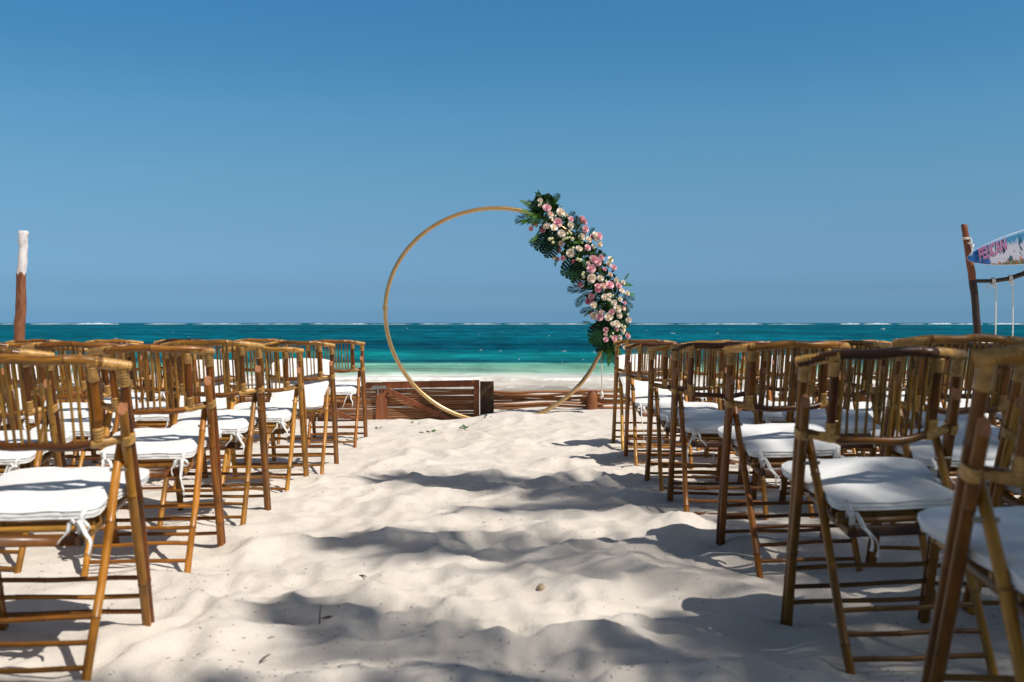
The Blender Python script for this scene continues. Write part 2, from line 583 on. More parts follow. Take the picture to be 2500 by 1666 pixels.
def wood(name, ca, cb, dark=(0.03, 0.012, 0.006), amount=0.6, rough=0.5, sp=0.35):
    m, n, l, b = mat(name)
    oi = n.new('ShaderNodeObjectInfo')
    tc = n.new('ShaderNodeTexCoord')
    uv = n.new('ShaderNodeUVMap')
    comb = n.new('ShaderNodeCombineXYZ')
    sc = nd(n, 'ShaderNodeMath', operation='MULTIPLY'); l.new(oi.outputs['Random'], sc.inputs[0]); sc.inputs[1].default_value = 50
    l.new(sc.outputs[0], comb.inputs[0]); l.new(sc.outputs[0], comb.inputs[1])
    g1 = noise(n, l, vmap(n, l, uv.outputs[0], (10, 2.5, 1), comb.outputs[0]), 1.0, 5, 0.65, 0.5)
    g2 = noise(n, l, vmap(n, l, uv.outputs[0], (60, 6, 1), comb.outputs[0]), 1.0, 3, 0.6)
    c = mixc(n, l, oi.outputs['Random'], ca, cb)
    k = ramp(n, l, g1.outputs[0], [(0.3, 0.6), (0.7, 1.3)])
    c = mixc(n, l, 1.0, c, k, 'MULTIPLY')
    k2 = ramp(n, l, g2.outputs[0], [(0.3, 0.8), (0.7, 1.15)])
    c = mixc(n, l, 1.0, c, k2, 'MULTIPLY')
    dk = ramp(n, l, g1.outputs[0], [(0.6, 0.0), (0.7, amount)])
    c = mixc(n, l, dk, c, dark)
    l.new(c, b.inputs['Base Color'])
    b.inputs['Roughness'].default_value = rough
    spec(b, sp)
    bump(n, l, b, g2.outputs[0], 0.3, 0.004)
    return m


M['gatewood'] = wood('red_brown_gate_wood', (0.20, 0.055, 0.02), (0.27, 0.085, 0.03))
M['stick'] = wood('peeled_stick', (0.19, 0.075, 0.03), (0.32, 0.145, 0.06), amount=0.5)
M['darkplank'] = wood('dark_stained_plank', (0.07, 0.035, 0.018), (0.085, 0.042, 0.02), amount=0.4, rough=0.65)
M['fencepole'] = wood('peeled_fence_pole', (0.28, 0.105, 0.036), (0.40, 0.175, 0.066), amount=0.35)
M['fencepost'] = wood('round_fence_post', (0.26, 0.095, 0.035), (0.30, 0.11, 0.04), amount=0.3)
M['darklog'] = wood('dark_log', (0.035, 0.018, 0.012), (0.05, 0.026, 0.016), amount=0.3)


def leafmat(name, ca, cb, rough=0.35, trans=0.0):
    m, n, l, b = mat(name)
    oi = n.new('ShaderNodeObjectInfo')
    tc = n.new('ShaderNodeTexCoord')
    g = n.new('ShaderNodeNewGeometry')
    no = noise(n, l, g.outputs['Position'], 14, 3, 0.6)
    f = ramp(n, l, no.outputs[0], [(0.3, 0.0), (0.7, 1.0)])
    c = mixc(n, l, f, ca, cb)
    k = ramp(n, l, oi.outputs['Random'], [(0, 0.75), (1, 1.3)])
    c = mixc(n, l, 1.0, c, k, 'MULTIPLY')
    l.new(c, b.inputs['Base Color'])
    b.inputs['Roughness'].default_value = rough
    spec(b, 0.2)
    return m


M['monstera'] = leafmat('glossy_dark_leaf', (0.006, 0.024, 0.007), (0.010, 0.036, 0.011), 0.4)
M['palmleaf'] = leafmat('dark_palm_leaf', (0.006, 0.022, 0.005), (0.016, 0.048, 0.010), 0.65)
M['fern'] = leafmat('fresh_fern_green', (0.035, 0.12, 0.012), (0.08, 0.20, 0.022), 0.55)
M['filler'] = leafmat('mixed_leaf_green', (0.006, 0.024, 0.004), (0.028, 0.078, 0.012), 0.55)
M['leafbit'] = leafmat('fallen_leaf_green', (0.05, 0.12, 0.03), (0.09, 0.17, 0.05), 0.6)
M['bud'] = simple('green_white_bud', (0.62, 0.63, 0.36), 0.6, nscale=60, nvar=0.2)
M['twig'] = simple('dry_twig', (0.07, 0.05, 0.035), 0.8, nscale=50, nvar=0.4)


def rosemat(name, inner, outer):
    m, n, l, b = mat(name)
    an = nd(n, 'ShaderNodeAttribute', attribute_name='node')
    oi = n.new('ShaderNodeObjectInfo')
    c = mixc(n, l, an.outputs['Fac'], outer, inner)
    k = ramp(n, l, oi.outputs['Random'], [(0, 0.85), (1, 1.12)])
    c = mixc(n, l, 1.0, c, k, 'MULTIPLY')
    l.new(c, b.inputs['Base Color'])
    b.inputs['Roughness'].default_value = 0.6
    spec(b, 0.25)
    b.inputs['Subsurface Weight'].default_value = 0.0
    return m


M['roseW'] = rosemat('cream_rose', (0.84, 0.64, 0.44), (0.90, 0.82, 0.70))
M['roseP'] = rosemat('pink_rose', (0.74, 0.27, 0.35), (0.86, 0.56, 0.59))
M['roseD'] = rosemat('deep_pink_rose', (0.60, 0.13, 0.23), (0.74, 0.34, 0.41))
M['roseL'] = rosemat('blush_rose', (0.78, 0.45, 0.32), (0.84, 0.65, 0.54))
M['rope'] = simple('white_cotton_rope', (0.74, 0.71, 0.65), 0.85, nscale=120, nvar=0.2, bmp=0.4)

# ------------------------------------------------------------------ sand
def spaced(segs):
    out = [segs[0][0]]
    for a, b, st in segs:
        k = max(1, int(round((b - a) / st)))
        out += [a + (b - a) * (i + 1) / k for i in range(k)]
    return np.array(out)


def grid_mesh(name, xs, ys, hf, material, attr=None):
    X, Y = np.meshgrid(xs, ys)
    Z = hf(X.ravel(), Y.ravel())
    co = np.stack([X.ravel(), Y.ravel(), Z], 1)
    nx, ny = len(xs), len(ys)
    i = np.arange((nx - 1) * (ny - 1))
    r, c = i // (nx - 1), i % (nx - 1)
    q = np.stack([r * nx + c, r * nx + c + 1, (r + 1) * nx + c + 1, (r + 1) * nx + c], 1)
    me = bpy.data.meshes.new(name)
    me.vertices.add(len(co)); me.vertices.foreach_set('co', co.ravel())
    me.loops.add(q.size); me.loops.foreach_set('vertex_index', q.ravel().astype(np.int32))
    me.polygons.add(len(q)); me.polygons.foreach_set('loop_start', np.arange(0, q.size, 4, dtype=np.int32))
    me.polygons.foreach_set('use_smooth', np.ones(len(q), bool))
    me.update(calc_edges=True)
    me.materials.append(material)
    if attr:
        a = me.attributes.new(attr[0], 'FLOAT', 'POINT')
        a.data.foreach_set('value', attr[1](X.ravel(), Y.ravel()).astype(np.float32))
    return link_mesh(name, me)


xs = spaced([(-900, -100, 100), (-100, -20, 10), (-20, -6, 0.5), (-6, -2.2, 0.05), (-2.2, 2.4, 0.022), (2.4, 6, 0.05), (6, 20, 0.5), (20, 100, 10), (100, 900, 100)])
ys = spaced([(-400, -60, 40), (-60, -6, 2), (-6, 1.6, 0.12), (1.6, 6, 0.022), (6, 11.5, 0.034), (11.5, 16, 0.12), (16, 40, 0.6), (40, 200, 20)])
tag(grid_mesh('beach_sand', xs, ys, sand_h, M['sand']), 'pale rippled beach sand with footprints and soft tree shade', kind='structure')

# ------------------------------------------------------------------ sea
def brk_y(x):
    return 40.6 + 1.0 * vnoise(x * 0.09, x * 0 + 3.3, 31) + 0.35 * vnoise(x * 0.4, x * 0 + 8.3, 32)


def sea_h(x, y):
    z = np.full_like(x, SEA_Z)
    far = np.clip((y - 48) / 60, 0, 1)
    fade = np.clip((1100 - y) / 500, 0, 1)
    wx = x + 2.0 * vnoise(x * 0.05, y * 0.08, 41)
    z += (0.035 + 0.10 * far) * vnoise(wx * 0.22, y * 0.50, 21) * fade + (0.022 + 0.05 * far) * vnoise(wx * 0.7, y * 1.25, 22) * np.clip((260 - y) / 100, 0, 1)
    z += 0.26 * far * fade * np.clip(vnoise(wx * 0.06, y * 0.16, 23), -0.4, 1)
    d = y - brk_y(x)
    am = 0.19 * np.clip(0.75 + 0.75 * vnoise(x * 0.13 + 2, x * 0 + 1.5, 33), 0.25, 1.2)
    z += am * np.where(d < 0, np.exp(-(d / 0.55) ** 2), np.exp(-(d / 1.9) ** 2))
    d2 = y - (36.8 + 0.6 * vnoise(x * 0.2, x * 0 + 5, 34))
    z += 0.10 * np.exp(-(d2 / 0.5) ** 2)
    return z


def sea_foam(x, y):
    d = y - brk_y(x)
    am = np.clip(0.75 + 0.75 * vnoise(x * 0.13 + 2, x * 0 + 1.5, 33), 0.1, 1.2)
    f = am * 0.62 * np.where(d < 0, np.exp(-((d + 0.25) / 0.55) ** 2), np.exp(-(d / 0.25) ** 2))
    f = np.maximum(f, 0.42 * np.exp(-((y - 36.3) / 0.9) ** 2))
    d3 = y - (46.5 + 1.6 * vnoise(x * 0.07, x * 0 + 9, 35))
    f = np.maximum(f, 0.30 * np.clip(vnoise(x * 0.1, x * 0 + 4, 36), 0, 1) * np.exp(-(d3 / 0.5) ** 2))
    return f


sx = spaced([(-9000, -1000, 1000), (-1000, -320, 40), (-320, -110, 5), (-110, -32, 1.1), (-32, 32, 0.36), (32, 110, 1.1), (110, 320, 5), (320, 1000, 40), (1000, 9000, 1000)])
sy = spaced([(33.5, 52, 0.22), (52, 90, 0.5), (90, 200, 1.1), (200, 500, 3.5), (500, 1100, 12), (1000, 14000, 1000)])
tag(grid_mesh('sea', sx, sy, sea_h, M['sea'], ('foam', sea_foam)), 'turquoise sea with dark weed bands and a small shore break', kind='structure')


def mound(mb, cx, cy, z0, L, w, h, n=7, seed=0):
    rr = random.Random(seed)
    top = []
    vs, fs = [], []
    for i in range(n):
        t = i / (n - 1)
        x = cx + (t - 0.5) * L
        e = math.sin(math.pi * min(max(t, 0.03), 0.97)) ** 0.6
        hh = h * e * rr.uniform(0.45, 1.1)
        ww = w * e
        jy = rr.uniform(-0.15, 0.15) * w
        vs += [(x, cy - ww + jy, z0 - 0.02 * h), (x, cy - 0.35 * ww + jy, z0 + hh), (x, cy + ww + jy, z0 - 0.02 * h)]
    for i in range(n - 1):
        a, b = i * 3, (i + 1) * 3
        fs += [(a, b, b + 1, a + 1), (a + 1, b + 1, b + 2, a + 2)]
    mb.add(vs, fs)


mb = MB()
rr = random.Random(5)
segs = [(178, 290, 2.6), (0, 60, 1.2), (70, 130, 1.2), (350, 420, 1.0), (470, 600, 1.7), (610, 700, 1.1), (838, 900, 1.9), (900, 1010, 1.1), (1020, 1110, 1.6), (1115, 1225, 1.7),
        (1230, 1330, 1.3), (1340, 1440, 1.5), (1550, 1640, 1.3), (1650, 1760, 1.1), (1765, 1800, 1.9), (1800, 1862, 1.6), (1870, 1990, 1.2), (2050, 2100, 2.3), (2105, 2180, 2.4),
        (2190, 2260, 1.3), (2265, 2330, 2.6), (2330, 2400, 1.9), (2410, 2500, 2.1), (-200, -10, 1.6), (2510, 2700, 1.8)]
for k, (a, b_, h) in enumerate(segs):
    Yr = 1650 + rr.uniform(-60, 60)
    mound(mb, (0.5 * (a + b_) - 1250) / F * Yr, Yr, SEA_Z - 0.1, (b_ - a) / F * Yr, 14, h * 0.85, 15, k)
for k in range(16):
    Yr = 1750 + rr.uniform(-100, 200)
    mound(mb, rr.uniform(-1100, 1100), Yr, SEA_Z, rr.uniform(20, 90), 10, rr.uniform(0.5, 1.2), 7, 100 + k)
tag(mb.build('reef_surf', M['foam']), 'thin broken line of white surf on the far reef', kind='stuff')

mb = MB()
for k in range(90):
    py = 788 + 14 + 92 * rr.random() ** 1.35
    Yr = SK / (py - 788)
    px = rr.uniform(-100, 2600)
    mound(mb, (px - 1250) / F * Yr, Yr, SEA_Z + 0.02, rr.uniform(2, 7) / F * Yr * rr.choice([1, 1, 1.9]), 0.0012 * Yr, rr.uniform(0.4, 1.0) / F * Yr, 6, 300 + k)
tag(mb.build('whitecaps', M['foam']), 'small whitecaps scattered over the dark water', kind='stuff')

# ------------------------------------------------------------------ gate and fence
GY = 11.5


def plank(name, a, b, width, thick, m, parent, nrm=Vector((0, -1, 0)), bev=0.003):
    a, b = Vector(a), Vector(b)
    ax = (b - a); L = ax.length; ax.normalize()
    side = ax.cross(nrm).normalized()
    rot = Matrix((side, nrm, ax)).transposed()
    q = MB(); q.bevbox((0, 0, 0), (width / 2, thick / 2, L / 2), bev, rot)
    o = q.build(name, m, parent, smooth=False)
    o.location = (a + b) / 2
    return o


def stick_mesh(L, r, seed, bend=0.008, seg=8, n=9, taper=0.15):
    rr = random.Random(seed)
    ph, ph2 = rr.uniform(0, 6), rr.uniform(0, 6)
    pts, rad = [], []
    for i in range(n):
        t = i / (n - 1)
        pts.append(((t - 0.5) * L, bend * 0.6 * math.sin(ph + t * 7), bend * (math.sin(ph2 + t * 5) + 0.5 * math.sin(ph + t * 11))))
        rad.append(r * (1 + rr.uniform(-0.09, 0.09)) * (1 + taper * (0.5 - t)))
    return MB().tube(pts, rad, seg)


def gate_leaf(x0, x1, zt0, zt1, label, brace):
    root = empty('beach_gate', ((x0 + x1) / 2, GY, -0.16))
    tag(root, label, 'gate', 'gate leaves in the beach fence')
    ox, oz = (x0 + x1) / 2, -0.16
    def P(x, y, z): return (x - ox, y, z - oz)
    w = 0.064
    zb = -0.30
    plank('top_rail', P(x0, 0, zt0 - 0.038), P(x1, 0, zt1 - 0.038), 0.076, 0.034, M['gatewood'], root)
    plank('stile', P(x0 + w / 2, 0.001, zb), P(x0 + w / 2, 0.001, zt0 - 0.078), w, 0.034, M['gatewood'], root)
    plank('stile', P(x1 - w / 2, 0.001, zb), P(x1 - w / 2, 0.001, zt1 - 0.078), w, 0.034, M['gatewood'], root)
    plank('bottom_rail', P(x0 + w, 0.001, zb + 0.035), P(x1 - w, 0.001, zb + 0.035), 0.07, 0.034, M['gatewood'], root)
    a, b = brace
    plank('brace', P(a[0], -0.032, a[1]), P(b[0], -0.032, b[1]), 0.055, 0.022, M['gatewood'], root)
    k = 0
    z = min(zt0, zt1) - 0.098
    while z > -0.25:
        r = rng.uniform(0.0120, 0.0150)
        o = stick_mesh(x1 - x0 - 2 * w + 0.02, r * 1.08, 40 + k + int(x0 * 10), 0.0028).build('stick', M['stick'], root)
        o.location = P((x0 + x1) / 2, 0.028, z + (zt1 - zt0) * 0.1)
        o.rotation_euler = (0, -math.atan2((zt1 - zt0) * 0.4 + rng.uniform(-0.004, 0.004), x1 - x0), 0)
        z -= r * 2 + rng.choice([-0.001, -0.001, 0.0, 0.001, 0.004])
        k += 1
    return root


gate_leaf(-1.505, -0.378, 0.316, 0.340, 'right-hand leaf of the low red brown stick gate, crossed by the gold hoop', ((-1.43, 0.225), (-0.47, -0.235)))
gate_leaf(-2.66, -1.5095, 0.313, 0.313, 'left-hand leaf of the low stick gate, behind the front left chairs', ((-2.58, 0.225), (-1.60, -0.225)))

pr = empty('gate_post', (-0.290, GY + 0.02, -0.1))
tag(pr, 'dark flat plank post between the stick gate and the pole fence', 'gate post')
q = MB(); q.bevbox((0, 0, 0), (0.079, 0.03, 0.38), 0.004)
q.build('plank', M['darkplank'], pr, smooth=False).location = (0, 0, 0.042)
pr = empty('gate_post', (-2.755, GY + 0.02, -0.1))
tag(pr, 'dark plank post at the left end of the gate, behind the left chairs', 'gate post')
q = MB(); q.bevbox((0, 0, 0), (0.079, 0.03, 0.38), 0.004)
q.build('plank', M['darkplank'], pr, smooth=False).location = (0, 0, 0.042)

# barrel bolt across the two leaves
bl = empty('barrel_bolt', (-1.512, GY - 0.018, 0.255))
tag(bl, 'grey metal barrel bolt with hasp at the top of the gate', 'bolt')
q = MB(); q.bevbox((-0.045, -0.004, 0), (0.052, 0.003, 0.020), 0.001); q.bevbox((0.04, -0.004, 0.0), (0.020, 0.003, 0.020), 0.001)
q.build('back_plate', M['metal'], bl, smooth=False)
q = MB(); q.tube([(-0.10, -0.018, 0.002), (0.062, -0.018, 0.002)], 0.0075, 10)
q.build('bolt_rod', M['metal'], bl)
for x in (-0.085, -0.01, 0.04):
    q = MB(); q.tube([(x - 0.009, -0.017, 0.002), (x + 0.009, -0.017, 0.002)], 0.0125, 10)
    q.build('staple', M['metal'], bl)
q = MB(); q.bevbox((-0.03, -0.022, -0.035), (0.008, 0.003, 0.030), 0.001)
q.tube([(-0.03, -0.026, -0.072), (-0.03, -0.018, -0.072)], 0.012, 12)
q.build('hasp', M['metal'], bl, smooth=False)


def pole_fence(x0, x1, posts, label, seed, ztop):
    root = empty('pole_fence', ((x0 + x1) / 2, GY + 0.1, -0.1))
    tag(root, label, 'fence', 'pole fences along the beach edge')
    ox = (x0 + x1) / 2
    rr = random.Random(seed)
    for k, (px, zt) in enumerate(posts):
        q = MB()
        r = 0.056
        q.tube([(0, 0, -0.35), (0.003, 0, -0.1), (0, 0.002, 0.1), (-0.002, 0, zt - 0.004), (-0.002, 0, zt)], [r, r * 1.02, r * 0.99, r, r * 0.93], 14)
        o = q.build('post', M['fencepost'], root)
        o.location = (px - ox, -0.045, 0.1)
        o.rotation_euler = (0, rr.uniform(-0.02, 0.02), rr.uniform(0, 6))
    edges = [x0] + [p[0] for p in posts if x0 + 0.3 < p[0] < x1 - 0.3] + [x1]
    for a, b in zip(edges[:-1], edges[1:]):
        L = b - a
        for k, zz in enumerate((ztop - 0.012, ztop - 0.045, ztop - 0.082, ztop - 0.104, ztop - 0.128, ztop - 0.160, ztop - 0.198)):
            r = rr.uniform(0.0115, 0.0175)
            ex = rr.uniform(0.06, 0.16)
            o = stick_mesh(L + ex * 2, r, seed * 31 + k + int(a * 7), 0.011, 8, 14, rr.uniform(-0.5, 0.5)).build('rail', M['fencepole'], root)
            o.location = ((a + b) / 2 - ox, rr.choice([0.045, 0.062, 0.02]) + (0.02 if k % 2 else 0), zz + 0.1 + rr.uniform(-0.006, 0.006))
            o.rotation_euler = (0, -rr.uniform(-0.012, 0.012), 0)
    return root


pole_fence(-0.22, 8.2, [(0.933, 0.212), (2.1, 0.215), (3.25, 0.21), (4.4, 0.22), (5.55, 0.215), (6.7, 0.21), (8.1, 0.21)],
           'low fence of peeled horizontal poles running right from the dark gate post', 3, 0.208)
pole_fence(-8.2, -2.84, [(-3.9, 0.20), (-5.05, 0.21), (-6.2, 0.2), (-7.3, 0.21), (-8.1, 0.21)],
           'low fence of peeled poles behind the left block of chairs', 9, 0.19)

# ------------------------------------------------------------------ tall posts, swing frame and surfboard
def log_path(pts, rad, n, seed, wob=0.008):
    rr = random.Random(seed)
    out, ra = [], []
    for i in range(n):
        t = i / (n - 1) * (len(pts) - 1)
        k = min(int(t), len(pts) - 2); f = t - k
        p = Vector(pts[k]).lerp(Vector(pts[k + 1]), f)
        r = rad[k] * (1 - f) + rad[k + 1] * f
        out.append(p + Vector((rr.uniform(-wob, wob), rr.uniform(-wob, wob), 0)))
        ra.append(r * (1 + rr.uniform(-0.05, 0.05)))
    return out, ra


def post_mat():
    m, n, l, b = mat('half_white_log')
    uv = n.new('ShaderNodeUVMap')
    tc = n.new('ShaderNodeTexCoord')
    sp = n.new('ShaderNodeSeparateXYZ'); l.new(tc.outputs['Object'], sp.inputs[0])
    g = noise(n, l, vmap(n, l, uv.outputs[0], (6, 4, 1)), 1.0, 5, 0.65, 0.5)
    w = noise(n, l, vmap(n, l, uv.outputs[0], (8, 2, 1)), 1.0, 3, 0.6)
    c = ramp(n, l, g.outputs[0], [(0.3, (0.10, 0.028, 0.012)), (0.55, (0.24, 0.085, 0.03)), (0.66, (0.30, 0.12, 0.045)), (0.74, (0.55, 0.42, 0.34))])
    ad = nd(n, 'ShaderNodeMath', operation='MULTIPLY_ADD'); l.new(w.outputs[0], ad.inputs[0]); ad.inputs[1].default_value = 0.16; l.new(sp.outputs[2], ad.inputs[2])
    fm = nd(n, 'ShaderNodeMapRange'); fm.inputs[1].default_value = 1.74; fm.inputs[2].default_value = 1.76; l.new(ad.outputs[0], fm.inputs[0])
    wc = ramp(n, l, g.outputs[0], [(0.25, (0.40, 0.33, 0.30)), (0.45, (0.68, 0.62, 0.60)), (0.7, (0.80, 0.76, 0.74))])
    c = mixc(n, l, fm.outputs[0], c, wc)
    l.new(c, b.inputs['Base Color'])
    b.inputs['Roughness'].default_value = 0.55
    bump(n, l, b, g.outputs[0], 0.4, 0.01)
    return m


M['halflog'] = post_mat()
M['redlog'] = wood('red_brown_log', (0.22, 0.07, 0.028), (0.24, 0.08, 0.03), amount=0.7)

q = MB()
pp, ra = log_path([(-5.70, 11.5, -0.4), (-5.72, 11.5, 0.4), (-5.685, 11.5, 1.0), (-5.67, 11.5, 1.5), (-5.645, 11.5, 1.85), (-5.645, 11.5, 2.05)], [0.06, 0.058, 0.06, 0.054, 0.05, 0.056], 26, 4, 0.008)
pp += [pp[-1] + Vector((0, 0, 0.012))]; ra += [ra[-1] * 0.8]
q.v = []
q.tube([p - Vector((-5.70, 11.5, -0.1)) for p in pp], ra, 12)
lp = q.build('wooden_post', M['halflog'], None)
lp.location = (-5.70, 11.5, -0.1)
tag(lp, 'tall crooked log post with a white painted top, left of the left chairs', 'post')

fr = empty('swing_frame', (5.40, 11.6, -0.1))
tag(fr, 'dark log post and crossbeam tied with white rope, at the right edge', 'swing frame')
FB = Vector((5.40, 11.6, -0.1))
def fp(px, py, Y=11.6): return at(px, py, Y) - FB
q = MB()
pp, ra = log_path([fp(2390, 1010), fp(2386, 800), fp(2380, 720), fp(2372, 665), fp(2361, 600), fp(2353, 549)], [0.048, 0.044, 0.042, 0.042, 0.038, 0.034], 16, 8, 0.004)
kcut = next(i for i, p in enumerate(pp) if p.z > fp(0, 692).z)
q.tube(pp[:kcut + 1], ra[:kcut + 1], 12); q.build('lower_post', M['darklog'], fr)
q = MB(); q.tube(pp[kcut:] + [pp[-1] + Vector((0, 0, 0.008))], ra[kcut:] + [ra[-1] * 0.8], 12); q.build('upper_post', M['redlog'], fr)
q = MB()
bp, br = log_path([fp(2378, 686, 11.62), fp(2425, 686, 11.66), fp(2465, 680, 11.7), fp(2500, 668, 11.74), fp(2600, 645, 11.86), fp(2790, 640, 12.0)], [0.022, 0.024, 0.026, 0.030, 0.032, 0.032], 16, 9, 0.004)
q.tube(bp, br, 10); q.build('crossbeam', M['darklog'], fr)
q = MB()
pp2, ra2 = log_path([fp(2800, 1010, 12.0), fp(2798, 800, 12.0), fp(2790, 560, 12.0)], [0.05, 0.045, 0.04], 10, 10, 0.005)
q.tube(pp2, ra2, 12); q.build('far_post', M['darklog'], fr)
# white lashing on the upper post
q = MB()
for k in range(2):
    c0 = fp(2358, 581 + k * 3)
    q.tube([c0 + Vector((0.041 * math.cos(a), 0.041 * math.sin(a), 0)) for a in [i * math.pi / 8 for i in range(17)]], 0.006, 6, False)
q.tube([fp(2368, 582, 11.55), fp(2373, 600, 11.55), fp(2376, 625, 11.55)], 0.008, 6)
q.tube([fp(2369, 580, 11.55), fp(2373, 588, 11.54), fp(2370, 592, 11.53)], 0.007, 6)
q.build('post_lashing', M['rope'], fr)


def beam_point(px):
    best = min(bp, key=lambda p: abs(((p + FB).x / (p + FB).y * F + 1250) - px))
    return best


for px, tail in ((2424, 1), (2466, 0), (2502, 0), (2545, 0)):
    i = 0
    for j in range(len(bp) - 1):
        x0 = (bp[j] + FB).x / (bp[j] + FB).y * F + 1250; x1 = (bp[j + 1] + FB).x / (bp[j + 1] + FB).y * F + 1250
        if x0 <= px <= x1: i = j
    x0 = (bp[i] + FB).x / (bp[i] + FB).y * F + 1250; x1 = (bp[i + 1] + FB).x / (bp[i + 1] + FB).y * F + 1250
    c0 = bp[i].lerp(bp[i + 1], (px - x0) / (x1 - x0))
    q = MB()
    for k in range(3):
        o = Vector(((k - 1) * 0.013, 0, 0))
        q.tube([c0 + o + Vector((0.004 * math.sin(a), 0.037 * math.sin(a), 0.037 * math.cos(a))) for a in [i_ * math.pi / 7 for i_ in range(15)]], 0.0075, 6, False)
    q.tube([c0 + Vector((0.01, -0.04, -0.02)), c0 + Vector((-0.02, -0.045, -0.05)), c0 + Vector((0.0, -0.05, -0.075))], [0.012, 0.014, 0.01], 6)
    if tail:
        q.tube([c0 + Vector((-0.01, -0.04, -0.03)), c0 + Vector((-0.06, -0.045, -0.055)), c0 + Vector((-0.11, -0.045, -0.10))], [0.007, 0.006, 0.004], 6)
    q.tube([c0 + Vector((0.022, -0.03, -0.03)), c0 + Vector((0.022, -0.02, -0.6)), Vector((c0.x + 0.022, c0.y, 0.42))], 0.0085, 6)
    q.build('swing_rope', M['rope'], fr)
for xa in (2445, 2524):
    p = fp(xa, 900, 11.7)
    q = MB(); q.bevbox((p.x, p.y, 0.42), (0.16, 0.10, 0.018), 0.004); q.build('swing_seat', M['darkplank'], fr, smooth=False)


def board_mat():
    m, n, l, b = mat('printed_board')
    uv = n.new('ShaderNodeUVMap')
    sp = n.new('ShaderNodeSeparateXYZ'); l.new(uv.outputs[0], sp.inputs[0])
    n1 = noise(n, l, vmap(n, l, uv.outputs[0], (5, 7, 1)), 1.0, 5, 0.65, 1.2)
    n2 = noise(n, l, vmap(n, l, uv.outputs[0], (13, 6, 1)), 1.0, 4, 0.6, 0.8)
    n3 = noise(n, l, vmap(n, l, uv.outputs[0], (30, 7, 1)), 1.0, 4, 0.7)
    # u along the board from the nose, v across
    ad = nd(n, 'ShaderNodeMath', operation='MULTIPLY_ADD'); l.new(n1.outputs[0], ad.inputs[0]); ad.inputs[1].default_value = 0.16; l.new(sp.outputs[0], ad.inputs[2])
    snow = ramp(n, l, ad.outputs[0], [(0.29, 0.0), (0.33, 1.0)])
    blue = ramp(n, l, n1.outputs[0], [(0.3, (0.006, 0.06, 0.26)), (0.7, (0.02, 0.15, 0.40))])
    ad2 = nd(n, 'ShaderNodeMath', operation='MULTIPLY_ADD'); l.new(n2.outputs[0], ad2.inputs[0]); ad2.inputs[1].default_value = 0.22; l.new(sp.outputs[1], ad2.inputs[2])
    skyb = ramp(n, l, ad2.outputs[0], [(0.16, 0.0), (0.22, 1.0)])
    white = mixc(n, l, skyb, (0.42, 0.42, 0.50), (0.05, 0.20, 0.36))
    dk = ramp(n, l, n2.outputs[0], [(0.60, 0.0), (0.63, 0.95)])
    white = mixc(n, l, dk, white, (0.008, 0.05, 0.08))
    ad3 = nd(n, 'ShaderNodeMath', operation='MULTIPLY_ADD'); l.new(n3.outputs[0], ad3.inputs[0]); ad3.inputs[1].default_value = -0.26; l.new(sp.outputs[1], ad3.inputs[2])
    grass = ramp(n, l, ad3.outputs[0], [(-0.0, 1.0), (0.0, 1.0)])
    gm = nd(n, 'ShaderNodeMapRange'); gm.inputs[1].default_value = -0.245; gm.inputs[2].default_value = -0.26; l.new(ad3.outputs[0], gm.inputs[0])
    gcol = ramp(n, l, n3.outputs[0], [(0.35, (0.45, 0.42, 0.2)), (0.5, (0.04, 0.09, 0.05)), (0.62, (0.5, 0.12, 0.04))])
    white = mixc(n, l, gm.outputs[0], white, gcol)
    c = mixc(n, l, snow, blue, white)
    l.new(c, b.inputs['Base Color'])
    b.inputs['Roughness'].default_value = 0.3
    return m


M['board'] = board_mat()
M['boardedge'] = simple('white_board_rail', (0.6, 0.62, 0.68), 0.35, nscale=6, nvar=0.1)
M['pink'] = simple('pink_print', (0.34, 0.075, 0.19), 0.5, nscale=50, nvar=0.2)
M['pinkpale'] = simple('pale_print_outline', (0.42, 0.38, 0.55), 0.5)

BY = 11.42
nose = at(2362, 631, BY)
axis = Vector((math.cos(R(9.5)), 0.06, math.sin(R(9.5)))).normalized()
bd = empty('bodyboard', nose)
tag(bd, 'blue and white printed surfboard with pink lettering, hung on the right post', 'surfboard')
up = Vector((0, 0, 1)); up = (up - axis * up.dot(axis)).normalized()
nrm = axis.cross(up).normalized()              # towards the viewer
if nrm.y > 0: nrm = -nrm
BL = 1.75
def halfw(t): return 0.245 * (math.sin(math.pi * min(1, t ** 0.62 * 0.5 + 0.0)) ** 0.9) * (1 if t < 0.72 else (1 - 0.55 * ((t - 0.72) / 0.28) ** 2)) + 0.004
q = MB(); NB = 48
rows = []
for i in range(NB + 1):
    t = (i / NB) ** 1.6
    h = halfw(t); th = 0.028
    prof = [(-h, 0), (-h * 0.97, 0.7), (-h * 0.86, 1), (-0.4 * h, 1.1), (0.4 * h, 1.1), (h * 0.86, 1), (h * 0.97, 0.7), (h, 0), (h * 0.9, -0.8), (0, -1), (-h * 0.9, -0.8)]
    rows.append([axis * (t * BL) + up * (a + 0.02 * math.sin(t * 3)) + nrm * (b_ * th * min(1, 0.25 + 6 * t)) for a, b_ in prof])
npf = 11
vs = [p for r_ in rows for p in r_]
prof_v = [-1, -.97, -.86, -.4, .4, .86, .97, 1, .9, 0, -.9]
